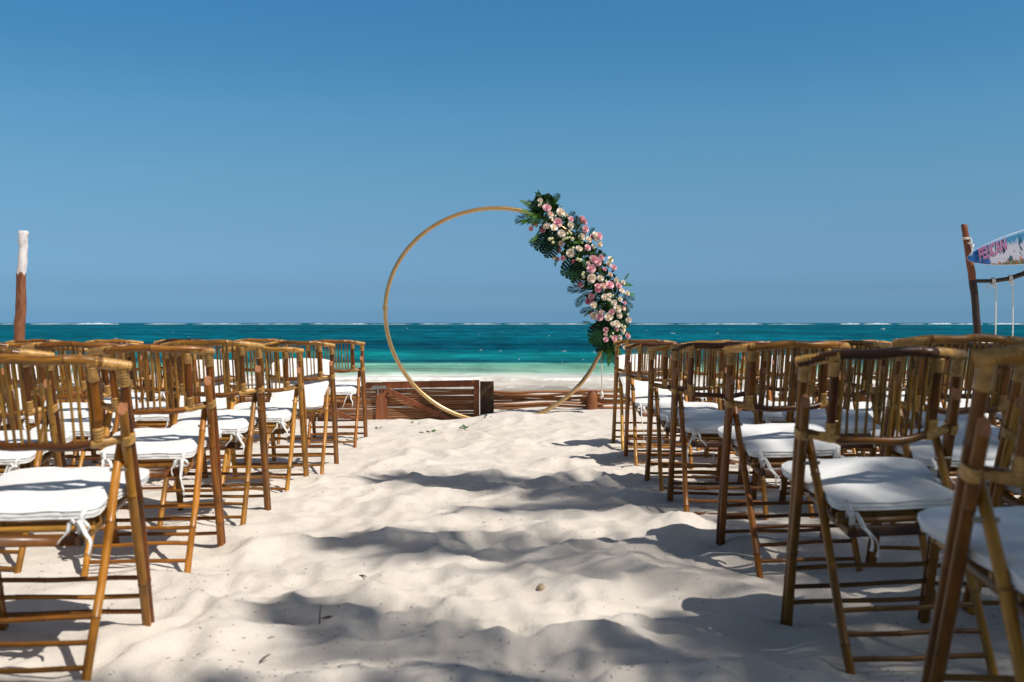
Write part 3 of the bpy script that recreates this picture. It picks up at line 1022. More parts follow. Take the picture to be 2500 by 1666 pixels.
for i in range(NB):
    for k in range(npf):
        k2 = (k + 1) % npf
        ids = (i * npf + k, i * npf + k2, (i + 1) * npf + k2, (i + 1) * npf + k)
        t0, t1 = (i / NB) ** 1.6, ((i + 1) / NB) ** 1.6
        hv = [halfw(t0), halfw(t0), halfw(t1), halfw(t1)]
        uvq = [(t0 * BL, prof_v[k] * hv[0]), (t0 * BL, prof_v[k2] * hv[1]), (t1 * BL, prof_v[k2] * hv[2]), (t1 * BL, prof_v[k] * hv[3])]
        q.add([vs[j] for j in ids], [(0, 1, 2, 3)], [uvq], 0 if 1 <= k <= 5 else 1)
q.build('board', [M['board'], M['boardedge']], bd, smooth=False)


def text_mesh(body, size, extr, m, offset=0.0, shear=0.3):
    cu = bpy.data.curves.new('txt', 'FONT')
    cu.body = body; cu.size = size; cu.extrude = extr; cu.shear = shear; cu.align_x = 'LEFT'; cu.offset = offset
    cu.space_character = 0.9
    o = bpy.data.objects.new('txt', cu); COL.objects.link(o)
    bpy.context.view_layer.update()
    me = bpy.data.meshes.new_from_object(o)
    bpy.data.objects.remove(o); bpy.data.curves.remove(cu)
    me.materials.clear(); me.materials.append(m)
    return me


tax = (at(2466, 605, BY) - at(2391, 635, BY)); tax.y = axis.y * tax.length; tax.normalize()
tup = nrm.cross(tax).normalized()
if tup.z < 0: tup = -tup
for nm, m_, off, lift in (('lettering_outline', M['pinkpale'], 0.006, 0.0325), ('lettering', M['pink'], 0.0, 0.0345)):
    me = text_mesh('PELICAN', 0.20, 0.0008, m_, off, 0.42)
    xsz = max(v.co.x for v in me.vertices) - min(v.co.x for v in me.vertices)
    sx_ = 0.375 / xsz
    o = link_mesh(nm, me, bd)
    base = at(2388, 637, BY) - nose + nrm * lift
    Mx = Matrix((tax * sx_, tup * 0.95, tax.cross(tup))).transposed().to_4x4()
    Mx.translation = base
    o.matrix_local = Mx
q = MB()
q.tube([Vector((0.03, 0.03, 0.02)), Vector((0.03, -0.05, 0.05)), Vector((0.02, -0.055, 0.06)), Vector((0.05, -0.05, 0.16)), Vector((0.03, 0.05, 0.18))], 0.007, 6)
q.build('hanging_cord', M['rope'], bd)
# ------------------------------------------------------------------ chairs
PX = 0.2335            # post centre
RX = 0.1985            # rear leg centre
LEAN = 0.333 / 0.88


def postp(x, z): return Vector((x, -LEAN * z, z))
def legp(x, z): return Vector((x, -(0.543 - 0.527 * z), z))


def culm(p0, p1, r, rr, seg=10, bend=0.004, nodes=2, n=7):
    """bamboo cane from p0 to p1: points, radii and node marks"""
    p0, p1 = Vector(p0), Vector(p1)
    d = p1 - p0
    L = d.length
    ts = [(i / (n - 1), 0) for i in range(n)]
    for k in range(nodes):
        t = (k + 0.5 + rr.uniform(-0.3, 0.3)) / nodes
        e = 0.006 / L
        ts = [x for x in ts if abs(x[0] - t) > 2.2 * e or x[0] in (0, 1)]
        ts += [(t - e, 0), (t - e * 0.35, 1), (t + e * 0.35, 1), (t + e, 0)]
    ts = sorted(x for x in ts if 0 <= x[0] <= 1)
    ph, ph2 = rr.uniform(0, 6.28), rr.uniform(0, 6.28)
    side = d.cross(Vector((0.3, 0.5, 0.8))).normalized(); sid2 = d.cross(side).normalized()
    pts, rad, nodev = [], [], []
    for t, k in ts:
        e = math.sin(math.pi * t)
        pts.append(p0 + d * t + side * bend * e * math.sin(ph + t * 4) + sid2 * bend * e * math.sin(ph2 + t * 5))
        rad.append(r * (1.09 if k else 1.0) * (1 + 0.03 * math.sin(ph + t * 9)))
        nodev.append(0.75 * k)
    return pts, rad, nodev


def coil(mb, path, r, turns, seg=9, amp=0.0022):
    """lashing: a ribbed sleeve of rattan turns round a cane"""
    path = [Vector(p) for p in path]
    n = turns * 3 + 1
    tot = len(path) - 1
    pts, rad = [], []
    for i in range(n):
        t = i / (n - 1) * tot
        k = min(int(t), tot - 1)
        pts.append(path[k].lerp(path[k + 1], t - k))
        rad.append(r + (amp if i % 3 else -amp * 0.6))
    mb.tube(pts, rad, seg)


def make_chair(v):
    rr = random.Random(100 + v)
    root = empty('folding_chair', (0, 0, 0))
    parts = []

    def put(mb, name, mats):
        o = mb.build(name, mats, root)
        parts.append((o, []))
        return o

    ZB = 0.642                                     # bottom rail at the posts
    bow, arch, sag = 0.060 + rr.uniform(-0.01, 0.012), 0.018 + rr.uniform(-0.006, 0.008), 0.024 + rr.uniform(-0.005, 0.007)
    for s in (-1, 1):
        p, r, nn = culm(postp(s * PX, -0.06), postp(s * PX, 0.872), 0.0150, rr, nodes=3, n=8)
        put(MB().tube(p, r, 10, node=nn, mcap=1), 'post', [M['post'], M['cutend']])
        off = Vector((-s * 0.004, -0.0285, 0))
        zt = 0.745 + rr.uniform(-0.012, 0.012)
        p, r, nn = culm(postp(s * PX, -0.06) + off, postp(s * PX, zt) + off * 0.95, 0.0148, rr, nodes=2, n=7, bend=0.002)
        put(MB().tube(p, r, 12, node=nn, mcap=1, cut=((0, -1, 0), 1.25)), 'brace_pole', [M['brace'], M['cutend']])
        p, r, nn = culm(legp(s * RX, -0.05), legp(s * RX, 0.612), 0.0136, rr, nodes=2, n=8)
        p += [p[-1] + (p[-1] - p[-2]).normalized() * 0.006, p[-1] + (p[-1] - p[-2]).normalized() * 0.010]
        r += [r[-1] * 0.85, r[-1] * 0.5]; nn += [0, 0]
        put(MB().tube(p, r, 10, node=nn), 'rear_leg', M['leg'])
        b = MB()
        zz = 0.545
        yb = legp(0, zz).y
        b.tube([(s * (RX - 0.02), yb - 0.004, zz), (s * (RX + 0.017), yb - 0.004, zz), (s * (RX + 0.03), yb - 0.004, zz)], [0.006, 0.006, 0.0055], 6)
        put(b, 'bolt', M['boltm'])
    # backrest rails: u from -1 to 1 between the posts
    def top(u):
        e = 1 - abs(u) ** 2.4
        return Vector((u * (PX + 0.004), postp(0, 0.868).y - bow * e, 0.866 + arch * e))

    def low(u):
        e = 1 - abs(u) ** 2.0
        return Vector((u * PX, postp(0, ZB).y - 0.012 - bow * e, ZB - sag * e))
    us = [-1.05, -1, -0.9, -0.8, -0.7, -0.55, -0.4, -0.25, -0.1, 0.05, 0.2, 0.35, 0.5, 0.65, 0.75, 0.85, 0.93, 1, 1.05]
    nodes_at = set(rr.sample(range(3, 16), 3))
    r0 = 0.0152
    pts, rad, nn = [], [], []
    for i, u in enumerate(us):
        wv = Vector((0, 0.003 * math.sin(u * 5 + v), 0.0035 * math.sin(u * 7 + 2 * v)))
        if i in nodes_at:
            for e, k in ((-0.02, 0), (-0.006, 1), (0.006, 1), (0.02, 0)):
                pts.append(top(u + e) + wv); rad.append(r0 * (1.1 if k else 1)); nn.append(0.8 * k)
        else:
            pts.append(top(u) + wv); rad.append(r0 * (1 + 0.04 * math.sin(u * 11 + v))); nn.append(0)
    put(MB().tube(pts, rad, 12, node=nn), 'top_rail', M['rail'])
    pts, rad, nn = [], [], []
    for i, u in enumerate(us[1:-1]):
        wv = Vector((0, 0.002 * math.sin(u * 6 + v), 0.003 * math.sin(u * 8 + v)))
        k = 1 if i in (4, 9, 13) else 0
        pts.append(low(u * 0.98) + wv); rad.append(0.0128 * (1.12 if k else 1)); nn.append(0.5 * k)
    put(MB().tube(pts, rad, 10, node=nn), 'bottom_rail', M['lowrail'])
    UI = 0.66                                       # inner uprights
    for s in (-1, 1):
        p, r, nn = culm(low(s * UI), top(s * UI), 0.0138, rr, nodes=1, n=6, bend=0.002)
        put(MB().tube(p, r, 10, node=nn), 'upright', M['post'])
        # lashings
        b = MB(); coil(b, [top(s * u) for u in (1.075, 1.0, 0.9, 0.8, 0.7, 0.6)], 0.0166, 12, amp=0.0008); put(b, 'lashing', M['wrap'])
        b = MB(); coil(b, [postp(s * PX, 0.858), postp(s * PX, 0.805)], 0.0166, 6); put(b, 'lashing', M['wrap'])
        a_, b_ = top(s * UI), low(s * UI)
        b = MB(); coil(b, [a_.lerp(b_, 0.05), a_.lerp(b_, 0.225)], 0.0156, 6); put(b, 'lashing', M['wrap'])
        b = MB(); coil(b, [a_.lerp(b_, 0.80), a_.lerp(b_, 0.965)], 0.0156, 4); put(b, 'lashing', M['wrap'])
        b = MB(); b.tube([low(s * u) for u in (0.56, 0.6, 0.66, 0.74, 0.84, 0.95)], [0.0135, 0.0158, 0.0172, 0.0158, 0.0138, 0.0125], 10); put(b, 'lashing', M['wrap'])
        b = MB(); coil(b, [postp(s * PX, ZB + 0.014) + Vector((0, -0.014, 0)), postp(s * PX, ZB - 0.014) + Vector((0, -0.014, 0))], 0.0300, 3, 12, 0.0015)
        # squeeze the tie to an oval round both canes
        b.v = [(s * PX + (x - s * PX) * 0.62, y, z) for x, y, z in b.v]
        put(b, 'lashing', M['wrap'])
    # spindles
    ns = 12
    for i in range(ns):
        u = -0.58 + 1.16 * i / (ns - 1) + rr.uniform(-0.016, 0.016)
        u2 = u + rr.uniform(-0.012, 0.012)
        a_, b_ = low(u), top(u2)
        rs = rr.uniform(0.0042, 0.0056)
        p, r, nn = culm(a_, b_, rs, rr, nodes=1, n=4, bend=0.0012)
        put(MB().tube(p, r, 7, node=nn, cap=False), 'spindle', M['spindle'])
    # rungs
    for z in (0.046, 0.108, 0.172):
        z += rr.uniform(-0.004, 0.004)
        p, r, nn = culm(postp(-PX, z) + Vector((0, -0.016, 0)), postp(PX, z + rr.uniform(-0.005, 0.005)) + Vector((0, -0.016, 0)), 0.0082, rr, nodes=2, n=6, bend=0.003)
        put(MB().tube(p, r, 8, node=nn), 'front_rung', M['rung'])
    for z in (0.030, 0.090, 0.150):
        z += rr.uniform(-0.004, 0.004)
        p, r, nn = culm(legp(-RX, z), legp(RX, z + rr.uniform(-0.005, 0.005)), 0.0080, rr, nodes=2, n=6, bend=0.003)
        put(MB().tube(p, r, 8, node=nn), 'rear_rung', M['rung'])
    # seat: two side rails, cross slats
    def seatp(x, back, lift=0.0): return Vector((x, -back, 0.442 - 0.115 * back + lift))
    for s in (-1, 1):
        p, r, nn = culm(seatp(s * 0.158, -0.07, -0.016), seatp(s * 0.158, 0.475, -0.016), 0.0155, rr, nodes=2, n=6, bend=0.002)
        put(MB().tube(p, r, 10, node=nn, mcap=1), 'seat_rail', [M['seatwood'], M['darkplank']])
    for k, (bk, hw) in enumerate(((-0.06, 0.20), (-0.005, 0.20), (0.055, 0.20), (0.115, 0.195), (0.22, 0.175), (0.33, 0.172), (0.385, 0.172), (0.435, 0.19))):
        p, r, nn = culm(seatp(-hw, bk, 0.008), seatp(hw, bk, 0.008 + rr.uniform(-0.001, 0.001)), 0.0092, rr, nodes=2, n=5, bend=0.002)
        put(MB().tube(p, r, 8, node=nn), 'seat_slat', M['seatwood'])
    b = MB(); b.bevbox(seatp(0, 0.44, -0.022), (0.142, 0.008, 0.017), 0.003)
    put(b, 'apron', M['lowrail'])
    return root, parts


def strip(mb, pts, w, side, th=0.0012):
    """flat ribbon along pts; side: direction of its width at each point"""
    pts = [Vector(p) for p in pts]
    vs = []
    n = len(pts)
    for i, p in enumerate(pts):
        t = (pts[min(i + 1, n - 1)] - pts[max(i - 1, 0)]).normalized()
        sd_ = Vector(side[i] if isinstance(side, list) else side)
        sd_ = (sd_ - t * sd_.dot(t)).normalized()
        nn = t.cross(sd_)
        ww = w * (1.0 if i else 0.7)
        vs += [p + sd_ * ww / 2 + nn * th, p - sd_ * ww / 2 + nn * th, p - sd_ * ww / 2 - nn * th, p + sd_ * ww / 2 - nn * th]
    fs = []
    for i in range(n - 1):
        for k in range(4):
            k2 = (k + 1) % 4
            fs.append((i * 4 + k, i * 4 + k2, (i + 1) * 4 + k2, (i + 1) * 4 + k))
    fs += [(3, 2, 1, 0), (n * 4 - 4, n * 4 - 3, n * 4 - 2, n * 4 - 1)]
    mb.add(vs, fs)


def arc(p0, p1, drop, n=8, out=(0, 0, 0), twist=0.0):
    p0, p1 = Vector(p0), Vector(p1)
    o = []
    for i in range(n):
        t = i / (n - 1)
        o.append(p0.lerp(p1, t) + Vector((0, 0, -drop)) * (4 * t * (1 - t)) + Vector(out) * math.sin(math.pi * t))
    return o


def tie_mesh(s, v):
    """cotton tapes knotted round the rear seat slat at x = s*.15"""
    rr = random.Random(400 + v * 3 + s)
    mb = MB()
    c = Vector((s * 0.152, -0.440, 0.415))
    # band round the slat, knot
    ring = [c + Vector((0, 0.017 * math.cos(a), 0.022 * math.sin(a) - 0.008)) for a in [i * math.pi / 6 for i in range(13)]]
    strip(mb, ring, 0.016, (1, 0, 0))
    kn = c + Vector((0, -0.022, 0.006))
    mb.tube([kn + Vector((-0.011, 0, 0.002)), kn + Vector((-0.005, -0.003, 0)), kn + Vector((0.005, -0.003, 0.001)), kn + Vector((0.012, 0, -0.002))], [0.004, 0.0075, 0.0075, 0.004], 8)
    # tape up to the cushion corner
    strip(mb, [kn + Vector((0, 0.004, 0)), kn + Vector((0.004 * s, 0.012, 0.02)), kn + Vector((0.01 * s, 0.03, 0.038))], 0.014, (1, 0, 0))
    L1, L2 = [(0.09, 0.055), (0.14, 0.06), (0.24, 0.05), (0.10, 0.12)][v % 4]
    def tail(L, dx, dy):
        pts = []
        for i in range(9):
            t = i / 8
            pts.append(kn + Vector((dx * math.sin(t * 1.6) + 0.006 * math.sin(t * 7 + v), -0.012 - dy * t, -L * (t ** 1.15) + 0.02 * math.sin(min(1, t * 3) * math.pi))))
        sides = [Vector((math.cos(0.5 + t * 1.4 * rr.uniform(0.7, 1.3)), math.sin(0.5 + t * 1.4), 0)) for t in [i / 8 for i in range(9)]]
        strip(mb, pts, 0.014, sides)
    tail(L1, rr.uniform(0.01, 0.05) * rr.choice([-1, 1]), 0.02)
    tail(L2, -rr.uniform(0.03, 0.08) * s, 0.01)
    # loops of the bow
    for dx in ((), (0.034,), (0.032, -0.03), ())[(v + (s > 0)) % 4]:
        a = arc(kn, kn + Vector((dx, -0.012, -0.012)), -0.010, 6)
        b = arc(kn + Vector((dx, -0.012, -0.012)), kn, 0.014, 6)
        strip(mb, a + b[1:], 0.009, (0, 0.4, 1))
    return mb


def cushion_mesh(v):
    """box cushion, slightly domed; x across, back towards the viewer (-y); pinched between the chair legs"""
    rr = random.Random(700 + v)
    bk = [-0.065, -0.06, -0.045, -0.02, 0.02, 0.07, 0.12, 0.17, 0.22, 0.27, 0.31, 0.35, 0.385, 0.41, 0.422, 0.427]
    hw = [0.10, 0.15, 0.195, 0.222, 0.232, 0.229, 0.219, 0.210, 0.201, 0.19, 0.182, 0.186, 0.188, 0.178, 0.15, 0.10]
    ux = [-1, -0.985, -0.93, -0.82, -0.62, -0.38, -0.13, 0.13, 0.38, 0.62, 0.82, 0.93, 0.985, 1]
    nb, nu = len(bk), len(ux)
    T, Bm = [], []
    ph = [rr.uniform(0, 6) for _ in range(6)]
    for i, (b, w) in enumerate(zip(bk, hw)):
        for u in ux:
            x = u * w
            ed = min(1.0, (1 - abs(u)) / 0.3) ** 0.5 * min(1, (b + 0.065) / 0.10, (0.427 - b) / 0.09) ** 0.5 if 0 < i < nb - 1 and abs(u) < 1 else 0
            z0 = 0.442 - 0.115 * b + 0.019
            wav = 0.0016 * math.sin(b * 30 + ph[0] + u * 2) * abs(u) + 0.002 * math.sin(u * 4 + ph[1] + b * 11)
            T.append(Vector((x, -b, z0 + 0.036 + 0.013 * ed + wav)))
            Bm.append(Vector((x * 0.985, -b, z0 + 0.002 + 0.012 * (1 - ed) - 0.004 * ed + wav * 0.3)))
    mb = MB()
    vs = T + Bm
    N = nb * nu
    fs = []
    for i in range(nb - 1):
        for k in range(nu - 1):
            a = i * nu + k
            fs.append((a, a + nu, a + nu + 1, a + 1))
            fs.append((N + a, N + a + 1, N + a + nu + 1, N + a + nu))
    edge = [k for k in range(nu)] + [i * nu + nu - 1 for i in range(1, nb)] + [(nb - 1) * nu + k for k in range(nu - 2, -1, -1)] + [i * nu for i in range(nb - 2, 0, -1)]
    ne = len(edge)
    ctr = Vector((0, -0.18, 0))
    rings = []
    for fr_, out in ((0.14, -0.0012), (0.35, 0.0030), (0.65, 0.0030), (0.88, -0.0012)):
        base = len(vs)
        for q_, k in enumerate(edge):
            p = T[k].lerp(Bm[k], fr_)
            o_ = (T[k] - ctr); o_.z = 0; o_.normalize()
            vs.append(p + o_ * (out + 0.0016 * math.sin(q_ * 2.3 + ph[2]) + 0.0012 * math.sin(q_ * 5.1 + ph[3])))
        rings.append([base + q_ for q_ in range(ne)])
    rings = [list(edge)] + rings + [[N + k for k in edge]]
    for r1, r2 in zip(rings[:-1], rings[1:]):
        for q_ in range(ne):
            q2 = (q_ + 1) % ne
            fs.append((r1[q_], r1[q2], r2[q2], r2[q_]))
    mb.add(vs, fs, [[(vs[j].x, vs[j].y) for j in f] for f in fs])
    seam = [T[k] + Vector((0, 0, 0.0)) for k in edge]
    seam2 = [Bm[k] + Vector((0, 0, 0.001)) for k in edge]
    return mb, seam, seam2


chair_protos = [make_chair(v) for v in range(4)]
TIE = {}
cush_protos = []
for v in range(5):
    root = empty('seat_cushion', (0, 0, 0))
    mb, seam, seam2 = cushion_mesh(v)
    parts = []
    parts.append((mb.build('cushion_cover', M['fabric'], root), []))
    q = MB()
    for sm in (seam, seam2):
        q.tube(sm + [sm[0]], 0.0032, 6, False)
    parts.append((q.build('piping', M['fabric'], root), []))
    for s in ((-1, 1) if v < 4 else ()):
        parts.append((tie_mesh(s, v + (1 if s > 0 else 0)).build('tie', M['ribbon'], root), []))
    cush_protos.append((root, parts))

# aisle chairs measured from the photograph: aisle-side edge x, front feet y, ground z, yaw, roll
FIT = {
    ('left', 6): (-1.19, 3.32, .005, .100, 0), ('left', 5): (-1.304, 4.541, .009, .10, .0), ('left', 4): (-1.319, 5.455, .012, .08, 0),
    ('left', 3): (-1.344, 6.615, -.040, .039, 0), ('left', 2): (-1.31, 7.535, -.033, .053, 0), ('left', 1): (-1.313, 9.074, -.048, .037, 0),
    ('right', 1): (.86, 8.64, -.035, -.012, -.004), ('right', 2): (.871, 7.796, -.047, -.027, 0), ('right', 3): (.874, 6.593, -.035, -.025, 0),
    ('right', 4): (.872, 5.62, -.004, -.054, 0), ('right', 5): (.917, 4.477, .022, .013, .035), ('right', 6): (.902, 3.35, .021, .002, .03),
}
ROW = {1: 'front row nearest the sea', 2: 'second row from the sea', 3: 'third row from the sea', 4: 'fourth row from the sea',
       5: 'fifth row from the sea', 6: 'sixth row from the sea', 7: 'rear row nearest the camera'}
SEAT = {1: 'seat beside the aisle', 2: 'second seat from the aisle', 3: 'third seat from the aisle', 4: 'fourth seat from the aisle',
        5: 'fifth seat from the aisle', 6: 'sixth seat from the aisle', 7: 'seventh seat from the aisle'}
NCOL = {('left', 6): 2, ('left', 5): 3, ('left', 4): 4, ('left', 3): 5, ('left', 2): 5, ('left', 1): 6,
        ('right', 6): 2, ('right', 5): 3, ('right', 4): 4, ('right', 3): 5, ('right', 2): 5, ('right', 1): 6}
OVER = {('right', 5, 2): (1.42, 4.0, .06, -.02, 0), ('left', 5, 2): (-1.965, 4.5, .0, .09, 0)}
UPRIGHT = {('left', 2, 1), ('left', 2, 2), ('left', 2, 4), ('right', 1, 1), ('right', 1, 3)}
spots = []
for (side, row), n in NCOL.items():
    X, Y, Z, yaw, roll = FIT[(side, row)]
    s = -1 if side == 'left' else 1
    for c in range(1, n + 1):
        if (side, row, c) in OVER: x, y, z, w, ro = OVER[(side, row, c)]
        elif c == 1: x, y, z, w, ro = X, Y, Z, yaw, roll
        else:
            pitch = 0.655 if side == 'left' else 0.60
            x = X + s * (pitch * (c - 1)) + rng.uniform(-0.03, 0.03)
            y = Y + rng.uniform(-0.09, 0.07)
            z = float(sand_macro(x, y)) + rng.uniform(-0.006, 0.01)
            w = yaw * 0.5 + rng.uniform(-0.05, 0.05); ro = rng.uniform(-0.008, 0.008)
        spots.append((side, row, c, s, x, y, z, w, ro))
spots.append(('right', 7, 1, 1, 0.885, 2.22, 0.07, -0.01, 0.0))

used_c, used_q = set(), set()
for idx, (side, row, c, s, x, y, z, w, ro) in enumerate(spots):
    v = rng.randrange(4)
    cx_ = x + s * 0.25 * math.cos(w); cy_ = y + s * 0.25 * math.sin(w)
    root, parts = chair_protos[v]
    if v in used_c: o = copy_tree(root, parts)
    else: o = root; used_c.add(v)
    tv = rng.uniform(0.68, 1.22); tw = rng.uniform(-0.08, 0.16)
    for ch in o.children:
        ch.color = (tv, tv * (1 + tw), tv * (1 + 1.6 * tw), 1)
    o.location = (cx_, cy_, z + 0.125 * ro * 0 + (0.25 * ro if s > 0 else 0))
    o.rotation_euler = (rng.uniform(-0.012, 0.012), -ro + rng.uniform(-0.006, 0.006), w)
    where = f'{side} of aisle, {ROW[row]}, {SEAT[c]}'
    tag(o, f'bamboo folding chair {where}', 'chair', 'bamboo folding chairs in two blocks')
    k = rng.randrange(4)
    if (side, row, c) in UPRIGHT: k = 4   # the cushion that stands up
    croot, cparts = cush_protos[k]
    if k in used_q: d = copy_tree(croot, cparts)
    else: d = croot; used_q.add(k)
    d.matrix_world = o.matrix_basis.copy()
    if (side, row, c) in UPRIGHT:
        # flipped up on its tied rear edge, front edge propped between the posts
        tilt = Matrix.Translation((0, -0.425, 0.395)) @ Matrix.Rotation(R(36), 4, 'X') @ Matrix.Translation((0, 0.427, -0.405))
        d.matrix_world = o.matrix_basis @ tilt
        tag(d, f'tilted-up white cushion {side} of aisle, {ROW[row]}, on {SEAT[c].replace(" the aisle", " aisle")}', 'cushion', 'white seat cushions on the chairs')
    else:
        d.location = d.location + Vector((rng.uniform(-0.004, 0.004), 0, 0.001))
        tag(d, f'white cushion {side} of aisle, {ROW[row]}, on {SEAT[c]}', 'cushion', 'white seat cushions on the chairs')

# ------------------------------------------------------------------ gold hoop
AY = 10.7
AX, AZ, AR, AU = -0.164, 1.134, 1.198, 1.098
ar = empty('hoop_arch', (AX, AY, 0.0))
tag(ar, 'large gold circular hoop standing in the sand before the gate', 'wedding arch')


def hoop(a):
    r = AR if math.sin(a) < 0 else AU
    rz = AR * (1 - 0.0) if math.sin(a) < 0 else AU
    return Vector((AR * math.cos(a), 0, AZ + rz * math.sin(a)))


q = MB()
q.tube([hoop(math.pi * 2 * i / 120) for i in range(121)], 0.0225, 12, False)
q.build('hoop_pipe', M['gold'], ar)
q = MB()
p0, p1 = hoop(R(177.2)), hoop(R(179.6))
q.tube([p0, p1], 0.0255, 12)
q.tube([p0 + Vector((-0.034, -0.0, -0.028)), p0 + Vector((0.036, 0, -0.028))], 0.006, 6)
q.tube([p0 + Vector((0, -0.036, -0.01)), p0 + Vector((0, -0.0, -0.01))], 0.006, 6)
q.build('pipe_joint', M['gold'], ar)

# ------------------------------------------------------------------ flowers
gl = empty('flower_garland', (0.55, AY - 0.08, 0.62))
tag(gl, 'garland of cream and pink roses with dark leaves tied along the hoop', 'flower garland')
GB = Vector((0.55, AY - 0.08, 0.62))


def rose_mesh(v):
    rr = random.Random(900 + v)
    mb = MB()
    # bud core
    mb.tube([(0, 0, -0.3), (0, 0, 0.2), (0, 0, 0.55), (0, 0, 0.72), (0, 0, 0.78)], [0.3, 0.42, 0.34, 0.2, 0.05], 7, node=[1] * 5)
    layers = [(3, 0.20, 0.95, 0.62, 1.0), (4, 0.34, 0.90, 0.72, 0.85), (5, 0.56, 0.80, 0.9, 0.45), (6, 0.80, 0.58, 1.05, 0.1), (6, 0.98, 0.25, 1.1, 0.0)]
    for li, (n, rad, hgt, wid, nodev) in enumerate(layers):
        a0 = rr.uniform(0, 6)
        for k in range(n):
            a = a0 + 2 * math.pi * k / n + rr.uniform(-0.12, 0.12)
            half = math.pi / n * wid * 1.25
            vs, nv = [], []
            curl = rr.uniform(0.05, 0.16)
            G = 4
            for i in range(G + 1):
                t = i / G
                for j in range(5):
                    s_ = (j - 2) / 2
                    aa = a + s_ * half
                    r = rad * (0.25 + 0.75 * t ** 0.6) + (curl if t > 0.9 and li > 1 else 0) - 0.05 * s_ * s_
                    if li > 2: r += 0.06 * rr.uniform(-1, 1) * t
                    z = -0.35 + (hgt + 0.35) * t * (1 - 0.16 * s_ * s_) - (0.08 if t > 0.9 and li > 1 else 0)
                    vs.append((r * math.cos(aa), r * math.sin(aa), z * 0.85))
                    nv.append(max(0, nodev - 0.3 * t))
            fs = [(i * 5 + j, i * 5 + j + 1, (i + 1) * 5 + j + 1, (i + 1) * 5 + j) for i in range(G) for j in range(4)]
            mb.add(vs, fs, None, 0, nv)
    return mb


rose_me = {}
for key in 'WPDL':
    for v in range(3):
        o = rose_mesh(v).build('rose', M['rose' + key])
        rose_me[(key, v)] = o.data
        bpy.data.objects.remove(o)
bo = MB()
bo.tube([(0, 0, -0.9), (0, 0, -0.3), (0, 0, 0.3), (0, 0, 0.8), (0, 0, 1.0)], [0.35, 0.95, 1.0, 0.7, 0.25], 8)
bo_ = bo.build('bud', M['bud']); bud_me = bo_.data; bpy.data.objects.remove(bo_)

ROSES = [(298, 132, 20, 'W'), (292, 172, 14, 'W'), (352, 192, 30, 'P'), (380, 244, 23, 'L'), (388, 275, 16, 'W'), (462, 230, 32, 'W'), (510, 257, 20, 'W'), (548, 285, 25, 'P'), (440, 312, 38, 'P'), (408, 352, 28, 'W'),
         (634, 290, 32, 'P'), (656, 306, 24, 'P'), (545, 333, 26, 'W'), (348, 340, 27, 'W'), (318, 372, 26, 'D'), (222, 360, 20, 'D'), (248, 322, 20, 'L'), (268, 338, 14, 'W'), (470, 402, 32, 'W'), (268, 455, 18, 'L'), (664, 366, 26, 'P'), (658, 390, 20, 'W'),
         (632, 430, 32, 'W'), (692, 452, 27, 'W'), (720, 428, 22, 'P'), (742, 410, 24, 'W'), (774, 423, 28, 'P'), (748, 448, 18, 'W'), (780, 487, 24, 'W'), (683, 515, 26, 'D'), (728, 508, 18, 'W'), (612, 525, 26, 'W'), (543, 560, 32, 'W'),
         (446, 537, 22, 'D'), (465, 482, 22, 'L'), (410, 595, 20, 'W'), (440, 610, 20, 'P'), (482, 602, 20, 'D'), (566, 628, 16, 'D'), (688, 640, 16, 'L'), (735, 612, 30, 'P'), (765, 632, 30, 'P'), (792, 600, 24, 'P'), (717, 600, 20, 'L'),
         (868, 612, 26, 'W'), (853, 645, 22, 'W'), (896, 678, 25, 'P'), (712, 688, 33, 'P'), (820, 692, 14, 'D'), (868, 735, 18, 'L'), (718, 765, 32, 'W'), (787, 766, 28, 'W'), (622, 768, 18, 'W'), (652, 752, 13, 'W'), (625, 815, 28, 'P'),
         (764, 828, 24, 'D'), (768, 858, 24, 'D'), (808, 832, 28, 'L'), (862, 820, 30, 'P'), (916, 785, 26, 'W'), (936, 825, 26, 'P'), (972, 800, 20, 'W'), (962, 868, 20, 'W'), (1006, 888, 20, 'W'), (822, 920, 26, 'W'), (862, 905, 18, 'W'),
         (858, 940, 15, 'W'), (948, 935, 20, 'W'), (690, 952, 28, 'D'), (716, 908, 24, 'D'), (722, 938, 22, 'D'), (732, 985, 25, 'W'), (898, 963, 24, 'W'), (925, 1015, 30, 'W'), (973, 1010, 20, 'L'), (880, 1040, 22, 'P'), (940, 1068, 26, 'W'),
         (855, 1078, 30, 'W'), (733, 1070, 28, 'W'), (760, 1045, 20, 'W'), (798, 1040, 18, 'L'), (780, 1085, 28, 'P'), (705, 1045, 16, 'D'), (920, 1140, 30, 'W'), (885, 1138, 20, 'W'), (1016, 1105, 22, 'W'), (970, 1185, 22, 'W'), (918, 1178, 18, 'P'),
         (730, 1163, 20, 'D'), (832, 1185, 22, 'D'), (828, 1222, 18, 'L'), (832, 1265, 20, 'D'), (902, 1255, 24, 'P'), (945, 1247, 18, 'W'), (1008, 1235, 26, 'P'), (985, 965, 15, 'D'), (950, 1300, 16, 'L'), (985, 1330, 16, 'W')]
BUDS = [(545, 370, 8), (530, 380, 9), (518, 400, 10), (548, 400, 10), (515, 438, 11), (485, 450, 11), (558, 447, 15), (402, 474, 13), (372, 446, 15), (394, 441, 12), (566, 518, 12), (597, 610, 13), (622, 617, 15), (648, 722, 12), (640, 735, 10), (420, 256, 9), (832, 790, 9),
        (890, 905, 9), (300, 165, 9), (1010, 1060, 10), (960, 1150, 12), (985, 1160, 12), (870, 1240, 9), (500, 440, 9), (535, 432, 9), (890, 1215, 9), (975, 1215, 9)]
CS = 0.2997


def gpt(x, y, depth):
    return at(1230 + CS * x, 450 + CS * y, AY - depth) - GB


